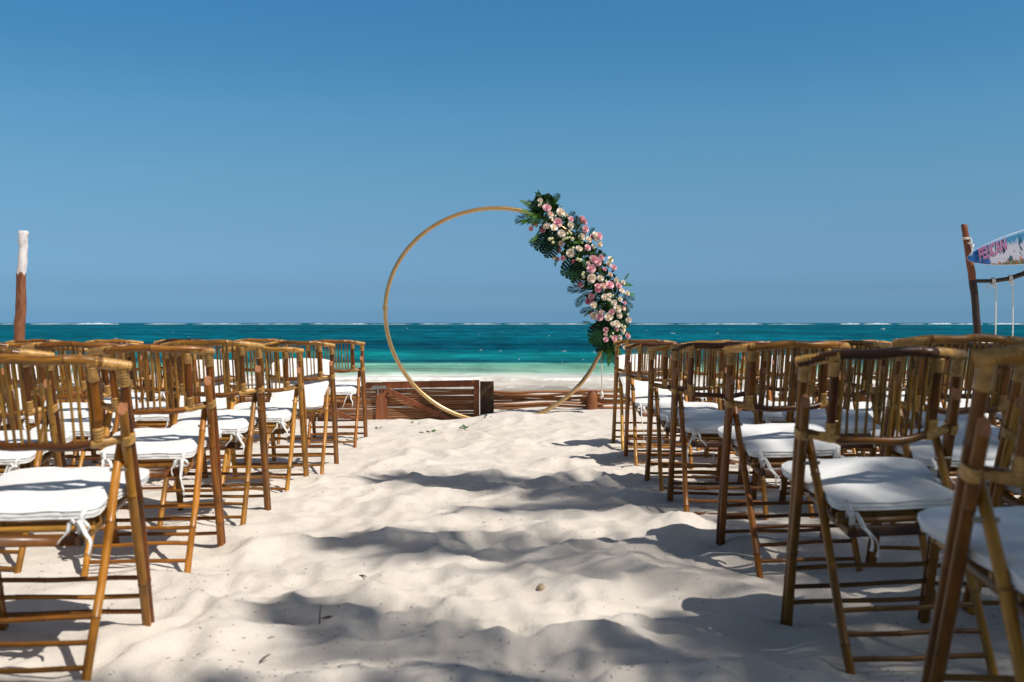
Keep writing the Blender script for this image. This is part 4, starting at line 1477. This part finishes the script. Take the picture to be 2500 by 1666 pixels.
def spine(y):
    """centre line of the garland in crop pixels for a given row"""
    return float(np.interp(y, [60, 150, 250, 350, 450, 550, 650, 750, 850, 950, 1050, 1150, 1250, 1350, 1450], [310, 330, 380, 440, 530, 620, 700, 760, 800, 840, 855, 865, 870, 860, 860]))


def hw_(y):
    return float(np.interp(y, [60, 150, 300, 500, 700, 900, 1100, 1300, 1450], [50, 95, 165, 180, 165, 160, 150, 105, 50]))


for i, (x, y, r, k) in enumerate(ROSES):
    if k == 'D' and i % 2: k = 'P'
    e = min(1.0, abs(x - spine(y)) / hw_(y))
    dep = 0.20 - 0.14 * e * e + rng.uniform(-0.02, 0.03)
    o = link_mesh('rose', rose_me[(k, rng.randrange(3))], gl)
    o.location = gpt(x, y, dep)
    d = Vector(((x - spine(y)) / hw_(y) * 0.55 + rng.uniform(-0.3, 0.3), -1.0, rng.uniform(-0.1, 0.5))).normalized()
    o.rotation_euler = (d.to_track_quat('Z', 'Y') @ Euler((0, 0, rng.uniform(0, 6))).to_quaternion()).to_euler()
    sc = r * CS / F * (AY - dep) * rng.uniform(0.96, 1.14)
    o.scale = (sc, sc, sc * rng.uniform(0.85, 1.15))
for x, y, r in BUDS:
    o = link_mesh('bud', bud_me, gl)
    o.location = gpt(x, y, 0.2 + rng.uniform(-0.02, 0.03))
    d = Vector((rng.uniform(-0.5, 0.5), -1, rng.uniform(-0.2, 0.7))).normalized()
    o.rotation_euler = d.to_track_quat('Z', 'Y').to_euler()
    sc = r * CS / F * AY
    o.scale = (sc, sc, sc * 1.3)


def monstera_mesh(v):
    """heart leaf with deep slots between the ribs; midrib along +x, length 1, lies in xy with a gentle fold"""
    rr = random.Random(60 + v)
    mb = MB()
    ns = 7

    def outl(t): return 0.56 * math.sin(math.pi * min(1, t * 0.86 + 0.14)) ** 0.62
    def P(x, y):
        return (x, y, -0.30 * y * y - 0.25 * max(0, x - 0.5) ** 2 + 0.05 * abs(y))
    for s in (-1, 1):
        for k in range(ns):
            t0, t1 = k / ns, (k + 1) / ns
            gap = 0.0 if k == 0 else 0.018
            sw = 0.22
            vs = []
            for j, e in enumerate((0.0, 0.25, 0.5, 0.75, 1.0)):
                g = gap if e > 0.2 else 0
                tail = (1 - 0.25 * (e > 0.9))
                for t in (t0 + g * e, (t0 + t1) / 2, t1 - g * e * 1.6):
                    w = outl(min(0.999, (t + sw * 0.3 * e))) * e
                    xx = -0.08 + t * 1.02 + sw * e * (0.5 + 0.5 * t) * (1 - 0.5 * t)
                    if k == 0: xx -= 0.26 * e * (1 - (t - t0) / (t1 - t0))
                    xx += 0.02 * (1 if t == (t0 + t1) / 2 and e == 1 else 0)
                    vs.append(P(xx, s * (0.012 + w)))
            fs = []
            for j in range(4):
                for c in range(2):
                    a = j * 3 + c
                    f = (a, a + 1, a + 4, a + 3)
                    fs.append(f if s > 0 else f[::-1])
            mb.add(vs, fs)
    mb.tube([P(-0.35, 0), P(-0.1, 0), P(0.4, 0), P(1.1, 0)], [0.018, 0.016, 0.01, 0.004], 5)
    return mb


mono = [monstera_mesh(v).build('monstera_leaf', M['monstera']) for v in range(2)]
mono_me = [o.data for o in mono]
for o in mono: bpy.data.objects.remove(o)


def put_leaf(name, me, base, direction, size, face=(0, -1, 0.25), roll=0.0):
    """leaf mesh with its length on +x and its face on +z"""
    x = Vector(direction).normalized()
    z = Vector(face); z = (z - x * z.dot(x)).normalized()
    y = z.cross(x)
    rot = Matrix((x, y, z)).transposed().to_quaternion() @ Euler((roll, 0, 0)).to_quaternion()
    o = link_mesh(name, me, gl)
    o.location = base
    o.rotation_euler = rot.to_euler()
    o.scale = (size, size, size)
    return o


U = CS / F * AY     # metres per crop pixel
for (x, y, dx, dz, L, dep) in [(325, 195, -0.45, 1.0, 120, 0.10), (335, 190, 0.25, 1.0, 118, 0.06), (375, 440, -1.0, -0.75, 150, 0.14), (400, 470, -0.45, -1.0, 140, 0.12), (615, 660, -1.0, -0.45, 165, 0.14), (610, 690, -0.45, -1.0, 125, 0.12),
                              (835, 1165, -1.0, -0.85, 180, 0.16), (820, 1200, -0.35, -1.0, 165, 0.14), (960, 1010, 0.8, -0.3, 70, 0.05), (965, 1080, 0.3, -1, 100, 0.02), (760, 600, 0.3, -0.9, 80, 0.12)]:
    put_leaf('monstera_leaf', mono_me[rng.randrange(2)], gpt(x, y, dep), (dx, -0.12, dz), L * U, (rng.uniform(-0.3, 0.3), -1, 0.3))


def frond_mesh(n, leafl, leafw, droop=0.25, ang=55, seed=0, taper=True):
    """feather frond along +x, length 1, leaflets both sides"""
    rr = random.Random(seed)
    mb = MB()
    def A(t): return Vector((t, 0, -droop * t * t))
    mb.tube([A(i / 6) for i in range(7)], [0.012 * (1 - 0.8 * i / 6) for i in range(7)], 4)
    for k in range(n):
        t = 0.08 + 0.92 * k / (n - 1)
        env = math.sin(math.pi * (0.12 + 0.86 * t)) ** 0.7 if taper else 1
        for s in (-1, 1):
            L = leafl * env * rr.uniform(0.85, 1.1)
            a = R(ang + rr.uniform(-8, 8)) * (1 - 0.35 * t)
            d = Vector((math.cos(a), s * math.sin(a), rr.uniform(-0.15, 0.12)))
            p = A(t)
            w = leafw * (0.6 + 0.4 * env)
            pe = Vector((-d.y, d.x, 0)).normalized() * w
            m1 = p + d * L * 0.45
            e = p + d * L + Vector((0, 0, -0.12 * L))
            mb.add([p - pe * 0.3, p + pe * 0.3, m1 + pe, m1 - pe, e], [(0, 1, 2, 3), (3, 2, 4)] if True else [])
    return mb


def bake(mbs, name, m):
    o = mbs.build(name, m); me = o.data; bpy.data.objects.remove(o); return me


fern_me = [bake(frond_mesh(22, 0.20, 0.022, 0.2, 62, 70 + v), 'fern_frond', M['fern']) for v in range(2)]
palm_me = [bake(frond_mesh(18, 0.46, 0.019, 0.25, 44, 80 + v), 'palm_leaf', M['palmleaf']) for v in range(2)]
for (x, y, dx, dz, L, dep) in [(300, 250, -1, 0.35, 170, 0.1), (290, 210, -0.9, 0.55, 175, 0.08), (340, 290, -1, -0.05, 200, 0.13), (330, 270, -1, 0.15, 150, 0.14), (330, 400, -0.7, -0.35, 150, 0.1), (300, 360, -0.55, -1, 120, 0.1), (360, 240, 0.15, 1, 150, 0.05),
                              (390, 230, 0.25, 1, 140, 0.06), (430, 580, -0.1, -0.9, 90, 0.08), (860, 1290, -0.1, -1, 190, 0.08), (835, 1300, -0.3, -1, 160, 0.1), (890, 1290, 0.05, -1, 175, 0.08), (910, 1280, 0.3, -1, 160, 0.05), (850, 1330, 0.15, -1, 130, 0.12), (900, 800, 1, -0.1, 150, 0.05),
                              (960, 900, 0.8, 0.1, 110, 0.05), (720, 1020, -0.7, -0.5, 90, 0.1), (740, 1200, -0.2, -0.8, 110, 0.14), (655, 590, 0.0, -1, 90, 0.2), (610, 500, 0.05, 0.6, 90, 0.19), (980, 780, 0.6, 0.8, 70, 0.03), (830, 640, 0.6, 0.5, 80, 0.08), (715, 1130, -0.4, 0.1, 80, 0.1),
                              (560, 480, 0.8, 0.2, 90, 0.19), (500, 610, -0.3, -0.8, 80, 0.12), (880, 950, -0.2, -0.9, 90, 0.17)]:
    put_leaf('fern_frond', fern_me[rng.randrange(2)], gpt(x, y, dep), (dx, rng.uniform(-0.25, 0.1), dz), L * U, (rng.uniform(-0.6, 0.6), -1, rng.uniform(0, 0.8)))
for (x, y, dx, dz, L, dep) in [(330, 250, -1, 0.75, 170, 0.06), (330, 270, -1, -0.02, 225, 0.07), (380, 190, 0.55, 1.0, 130, 0.03), (490, 300, 0.75, 0.75, 110, 0.05), (370, 420, -1, -0.45, 160, 0.08), (600, 430, 0.1, 1, 170, 0.16), (590, 370, -0.1, 0.9, 110, 0.15),
                              (700, 450, 0.15, 0.7, 100, 0.05), (730, 560, 0.9, -0.1, 100, 0.06), (700, 850, -1, 0.0, 170, 0.07), (690, 870, -0.8, -0.9, 150, 0.08), (740, 1000, -1, -0.25, 120, 0.07),
                              (950, 920, 1, 0.0, 110, 0.05), (960, 940, 0.8, -0.4, 110, 0.05), (780, 690, 0.2, -0.8, 90, 0.18), (820, 1130, 0, -1, 140, 0.16), (860, 1180, -0.1, -1, 160, 0.14), (580, 700, -0.1, -1, 100, 0.14), (880, 1230, -0.35, -1, 130, 0.12)]:
    put_leaf('palm_leaf', palm_me[rng.randrange(2)], gpt(x, y, dep), (dx, rng.uniform(-0.3, 0.1), dz), L * U, (rng.uniform(-0.6, 0.6), -1, rng.uniform(-0.1, 0.7)))

# dark filler leaves packed behind the roses
mb = MB()
for k in range(2600):
    y = rng.uniform(95, 1360)
    u = rng.uniform(-1, 1)
    x = spine(y) + u * hw_(y) * rng.uniform(0.5, 0.97)
    dep = rng.uniform(-0.12, 0.17) * (1 - 0.5 * u * u)
    p = gpt(x, y, dep)
    d = Vector((rng.gauss(u * 0.6, 0.7), rng.gauss(-0.4, 0.6), rng.gauss(0, 0.8))).normalized()
    sd_ = d.cross(Vector((rng.gauss(0, 1), rng.gauss(0, 1), rng.gauss(0, 1)))).normalized()
    L = rng.uniform(0.035, 0.085); w = L * rng.uniform(0.2, 0.34)
    nn = d.cross(sd_) * 0.12 * L
    mb.add([p, p + d * L * 0.45 + sd_ * w + nn, p + d * L, p + d * L * 0.45 - sd_ * w + nn], [(0, 1, 2), (0, 2, 3)])
tag(mb.build('filler_foliage', M['filler'], gl, smooth=False), kind='stuff')

# white cord hanging from the garland to the fence
q = MB()
ca, cb = at(1468, 862, 11.3), at(1469.5, 955, 11.52)
CC = Vector((cb.x, cb.y, cb.z))
q.tube([ca - CC, ca.lerp(cb, 0.5) - CC + Vector((0.002, 0, 0)), cb - CC], 0.0075, 7)
q.tube([Vector((0, 0, 0.0)), Vector((-0.004, -0.01, -0.02)), Vector((0.006, -0.012, -0.035)), Vector((-0.006, -0.01, -0.055)), Vector((-0.012, -0.008, -0.085))], [0.009, 0.017, 0.018, 0.012, 0.012], 7)
q.tube([Vector((0.006, -0.01, -0.03)), Vector((0.010, -0.01, -0.06)), Vector((0.008, -0.008, -0.075))], [0.008, 0.010, 0.007], 7)
co = q.build('cord', M['rope'], None)
co.location = CC
tag(co, 'thin white cord hanging below the garland and knotted on the pole fence', 'cord')

# ------------------------------------------------------------------ litter on the sand
def ground_at(px, py):
    """where the photograph's pixel ray meets the sand"""
    Y = F / (py - 788)
    for _ in range(30):
        X = (px - 1250) / F * Y
        z = sh(X, Y)
        Y2 = (1 - z) * F / (py - 788)
        Y = 0.6 * Y + 0.4 * Y2
    return Vector(((px - 1250) / F * Y, Y, sh((px - 1250) / F * Y, Y)))


def litter(name, mb, m, p, label, cat, group=None):
    o = mb.build(name, m, None)
    o.location = p
    tag(o, label, cat, group)


def leafbit(seed, s):
    rr = random.Random(seed); mb = MB()
    for k in range(4):
        a = rr.uniform(0, 6.28); p = Vector((rr.uniform(-1, 1) * s, rr.uniform(-1, 1) * s, 0.004 + 0.01 * rr.random()))
        d = Vector((math.cos(a), math.sin(a), rr.uniform(0, 0.5))) * s * rr.uniform(0.8, 1.5); w = Vector((-d.y, d.x, 0.3 * s)) * 0.35
        mb.add([p, p + d * 0.5 + w, p + d, p + d * 0.5 - w], [(0, 1, 2, 3)])
    return mb


for k, (px, py, s, lab) in enumerate([(1128, 1048, 0.05, 'round green leaf scrap on the sand, in the middle of the aisle head'), (1043, 1056, 0.055, 'torn green leaf sprig on the sand left of the round scrap'),
                                      (1013, 1033, 0.035, 'small green sprig on the sand below the gate latch'), (918, 1047, 0.04, 'dark green leaf scrap on the sand beside the front left chair'),
                                      (1190, 1019, 0.035, 'small green sprig on the sand in front of the dark gate post'), (860, 1076, 0.045, 'green leaf scrap under the front left chair by the aisle')]):
    litter('leaf_scrap', leafbit(k, s), M['leafbit'], ground_at(px, py), lab, 'leaf', 'green leaf scraps on the sand')
p = ground_at(780, 1522)
q = MB(); q.tube([(0, 0, -0.02), (0.001, 0, 0.025), (0.003, 0.002, 0.058)], [0.0026, 0.0022, 0.0015], 6)
litter('twig', q, M['twig'], p, 'thin twig sticking upright out of the sand, lower left of the aisle', 'twig', 'twigs on the sand')
q = MB(); q.tube([(-0.012, 0, 0.004), (0.0, 0.01, 0.014), (0.012, 0.03, 0.018)], [0.003, 0.0028, 0.0018], 6)
litter('twig', q, M['twig'], ground_at(643, 1620), 'dark twig lying on the sand near the bottom left of the aisle', 'twig', 'twigs on the sand')
q = MB(); q.tube([(-0.02, 0, 0.003), (0.0, 0.006, 0.006), (0.02, 0.012, 0.004)], [0.002, 0.0045, 0.0015], 6)
litter('twig', q, M['twig'], ground_at(800, 1512), 'dark seed husk lying right of the upright twig', 'twig', 'twigs on the sand')
q = MB(); q.tube([(-0.022, 0.004, 0.004), (0.0, 0, 0.007), (0.018, -0.014, 0.005)], [0.003, 0.0035, 0.002], 6)
litter('twig', q, M['twig'], ground_at(885, 1409), 'short bent brown twig on the sunlit sand of the aisle', 'twig', 'twigs on the sand')
q = MB()
vs = []
q.tube([(0, 0, -0.02), (0, 0, 0.0), (0.002, 0, 0.008), (0.004, 0, 0.014), (0.005, 0, 0.017)], [0.014, 0.017, 0.014, 0.008, 0.002], 10)
litter('shell', q, simple('weathered_shell', (0.36, 0.27, 0.17), 0.7, nscale=60, nvar=0.4), ground_at(1321, 1436), 'small brown shell half buried in the sand mid aisle', 'shell')

mb = MB()
for k in range(2600):
    y = 2.4 + 7.5 * rng.random() ** 1.5; x = rng.uniform(-1.3, 1.3) * min(2.2, 0.5 * y)
    if vnoise(np.array([x * 1.3]), np.array([y * 1.3]), 77)[0] < -0.15: continue
    z = sh(x, y)
    a = rng.uniform(0, 6.28); L = rng.uniform(0.003, 0.008) * rng.choice([1, 1, 1, 2.0]); r_ = rng.uniform(0.0006, 0.0013)
    d = Vector((math.cos(a), math.sin(a), 0.15)) * L
    p = Vector((x, y, z + r_))
    mb.tube([p - d, p + Vector((0, 0, r_)), p + d], [r_ * 0.5, r_, r_ * 0.4], 4, False)
tag(mb.build('dry_weed_flecks', M['twig']), 'dark flecks of dry weed scattered over the sand', kind='stuff')

# ------------------------------------------------------------------ palms beside the camera that shade the chairs
def palm_tree(base, crown, fronds, label, seed, kind=1.0):
    rr = random.Random(seed)
    root = empty('coconut_palm', base)
    tag(root, label, 'palm tree', 'coconut palms shading the right block')
    B = Vector(base); c = Vector(crown) - B
    pts, rad = [], []
    for i in range(40):
        t = i / 39
        pts.append(Vector((c.x * t ** 1.4, c.y * t ** 1.4, c.z * t)))
        rad.append((0.17 - 0.07 * t + (0.1 * (1 - t) ** 8)) * (1.04 if i % 2 else 0.97))
    MB().tube(pts, rad, 12).build('trunk', M['palmtrunk'], root)
    for k, (az, el, L, *thin) in enumerate(fronds):
        v = rr.randrange(3)
        o = link_mesh('frond', (pf_thin if kind < 1 or thin else pf_me)[v], root)
        o.location = c
        dx = Vector((math.cos(R(az)) * math.cos(R(el)), math.sin(R(az)) * math.cos(R(el)), math.sin(R(el))))
        z = Vector((0, 0, 1)); z = (z - dx * z.dot(dx)).normalized(); y = z.cross(dx)
        o.rotation_euler = (Matrix((dx, y, z)).transposed().to_quaternion() @ Euler((rr.uniform(-0.3, 0.3), 0, 0)).to_quaternion()).to_euler()
        o.scale = (L, L, L)
    for k in range(7):
        a = rr.uniform(0, 6.28)
        q = MB(); q.tube([(0, 0, 0.12), (0, 0, 0.08), (0, 0, 0), (0, 0, -0.08), (0, 0, -0.12)], [0.02, 0.08, 0.11, 0.08, 0.02], 8)
        q.build('coconut', M['leafbit'], root, loc=c + Vector((0.2 * math.cos(a), 0.2 * math.sin(a), -0.22 - 0.1 * rr.random())))
    return root


def palm_frond_mesh(seed, n=46):
    rr = random.Random(seed)
    mb = MB()
    def A(t): return Vector((t * (1 - 0.12 * t), 0, 0.08 * t - 0.42 * t * t))
    mb.tube([A(i / 10) for i in range(11)], [0.011 * (1 - 0.85 * i / 10) for i in range(11)], 5)
    for k in range(n):
        t = 0.16 + 0.84 * k / (n - 1)
        for s in (-1, 1):
            L = 0.19 * math.sin(math.pi * (0.2 + 0.72 * t)) ** 0.8 * rr.uniform(0.85, 1.1)
            a = R(62 - 30 * t + rr.uniform(-6, 6))
            d = Vector((math.cos(a), s * math.sin(a), -0.25 + rr.uniform(-0.2, 0.15))).normalized()
            p = A(t); w = 0.0085
            pe = d.cross(Vector((0, 0, 1))).normalized() * w
            m1 = p + d * L * 0.5
            e = p + d * L + Vector((0, 0, -0.25 * L))
            mb.add([p - pe * 0.5, p + pe * 0.5, m1 + pe, m1 - pe, e], [(0, 1, 2, 3), (3, 2, 4)])
    return mb


M['palmfrond'] = leafmat('coconut_frond_green', (0.03, 0.08, 0.015), (0.06, 0.12, 0.025), 0.45)
M['palmtrunk'] = simple('grey_palm_trunk', (0.25, 0.2, 0.15), 0.9, nscale=9, nvar=0.35, bmp=0.5, bd=0.02)
pf_me = [bake(palm_frond_mesh(500 + v), 'frond', M['palmfrond']) for v in range(3)]
pf_thin = [bake(palm_frond_mesh(510 + v, 27), 'frond', M['palmfrond']) for v in range(3)]
H = 7.0
SX, SY = SUNV.x / SUNV.z, SUNV.y / SUNV.z


def over(x, y, h=H):                       # the point at height h that shades ground (x, y)
    return (x + SX * h, y + SY * h, h)


palm_tree((9.5, -3.4, -0.05), over(2.7, 3.1, 10.5), [(154, 10, 4.7, 1), (175, 28, 1.7), (128, 22, 2.6), (113, 20, 2.9), (142, 30, 2.0), (215, 24, 2.1), (100, 34, 2.2), (70, 34, 2.4), (40, 24, 2.8), (10, 22, 3.2), (-20, 18, 3.4), (-55, 20, 3.4), (-85, 20, 3.2), (240, 20, 3.0), (262, 26, 2.8), (20, 50, 2.4), (-60, 50, 2.4), (195, 38, 1.7)],
          'leaning coconut palm standing right of the camera, its fronds shading the near right chairs', 1)
palm_tree((12.2, -2.4, 0.0), over(3.1, 5.3, 12.0), [(163, 9, 5.2), (173, 12, 3.9), (150, 16, 2.6), (30, 24, 3.2), (0, 24, 3.2), (-30, 22, 3.2), (-65, 24, 3.0), (-100, 24, 2.8), (-140, 30, 2.6), (15, 52, 2.4)],
          'taller coconut palm standing further right, one long frond reaching over the aisle', 2)
palm_tree((7.6, -5.6, 0.0), over(1.5, 1.6, 9.5), [(120, 18, 2.2), (142, 16, 3.4), (160, 16, 3.6), (178, 18, 3.6), (95, 26, 2.0), (60, 26, 2.6), (20, 22, 3.0), (-10, 25, 3.0), (-50, 25, 3.0), (-90, 25, 3.0), (212, 20, 3.0), (235, 25, 2.8), (60, 40, 2.4)],
          'coconut palm standing behind the camera, shading the near end of the aisle', 3, 0.5)
palm_tree((6.4, -4.4, 0.0), over(1.15, 1.95, 8.5), [(a_, 30 + (a_ * 7) % 18, 1.5 + 0.35 * ((a_ * 13) % 7) / 7) for a_ in range(0, 360, 21)],
          'young full-crowned coconut palm, lowest of the palms behind the camera', 4)

# trees added out of view behind the camera, cutting sky fill on chair backs
M['shadeleaf'] = leafmat('broad_shade_leaf', (0.02, 0.055, 0.014), (0.045, 0.10, 0.025), 0.5)


def shade_crown(seed):
    rr = random.Random(seed); mb = MB()
    lobes = [(Vector((rr.uniform(-2.2, 2.2), rr.uniform(-1.8, 1.8), rr.uniform(-1.2, 1.6))), rr.uniform(1.1, 1.8)) for _ in range(9)]
    for k in range(3600):
        c, r_ = rr.choice(lobes)
        d = Vector((rr.gauss(0, 1), rr.gauss(0, 1), rr.gauss(0, 1))).normalized()
        p = c + d * r_ * rr.uniform(0.6, 1.05)
        a = Vector((rr.gauss(0, 1), rr.gauss(0, 1), rr.gauss(0, 0.5))).normalized(); b_ = a.cross(d + Vector((0, 0, 0.4))).normalized()
        L = rr.uniform(0.16, 0.30); w = L * 0.45
        mb.add([p - a * L / 2, p + b_ * w / 2, p + a * L / 2, p - b_ * w / 2], [(0, 1, 2, 3)])
    return mb


def limbs(seed):
    rr = random.Random(seed); mb = MB()
    mb.tube([(0, 0, -0.3), (0.05, 0, 0.6), (0.1, 0.05, 1.4), (0, 0.1, 2.4), (0.1, 0, 3.6)], [0.24, 0.18, 0.16, 0.13, 0.07], 10)
    for k in range(6):
        a = k * 1.05 + rr.uniform(-0.3, 0.3)
        mb.tube([(0.05, 0.05, 1.5 + 0.15 * k), (0.7 * math.cos(a), 0.7 * math.sin(a), 2.5 + 0.15 * k), (1.8 * math.cos(a), 1.8 * math.sin(a), 3.6 + 0.1 * k)], [0.08, 0.06, 0.025], 6)
    return mb


cr_me = [bake(shade_crown(800 + v), 'crown', M['shadeleaf']) for v in range(2)]
tr_me = bake(limbs(820), 'trunk', M['palmtrunk'])
for k, (x, y, sc, lab) in enumerate([(-12.5, -7.5, 1.6, 'added unseen leafy tree blocking sky light behind the camera, leftmost of the row'), (-7.2, -7.2, 1.7, 'added unseen leafy tree blocking sky light behind the camera, second from the left'),
                                     (-1.6, -7.6, 1.65, 'added unseen leafy tree blocking sky light straight behind the camera'), (4.0, -8.2, 1.75, 'added unseen leafy tree blocking sky light behind the camera, right of centre'),
                                     (10.3, -3.9, 1.5, 'added unseen leafy tree right of the camera, darkening the right block of chairs'), (16.5, -2.6, 1.5, 'added unseen leafy tree blocking sky light at the far right end')]):
    rt = empty('added_shade_tree', (x, y, 0.1), k * 1.3)
    tag(rt, lab, 'tree', 'leafy trees added out of view to darken the chair backs')
    rt.scale = (sc, sc, sc)
    link_mesh('trunk', tr_me, rt)
    link_mesh('crown', cr_me[k % 2], rt, (0.1, 0, 3.9))
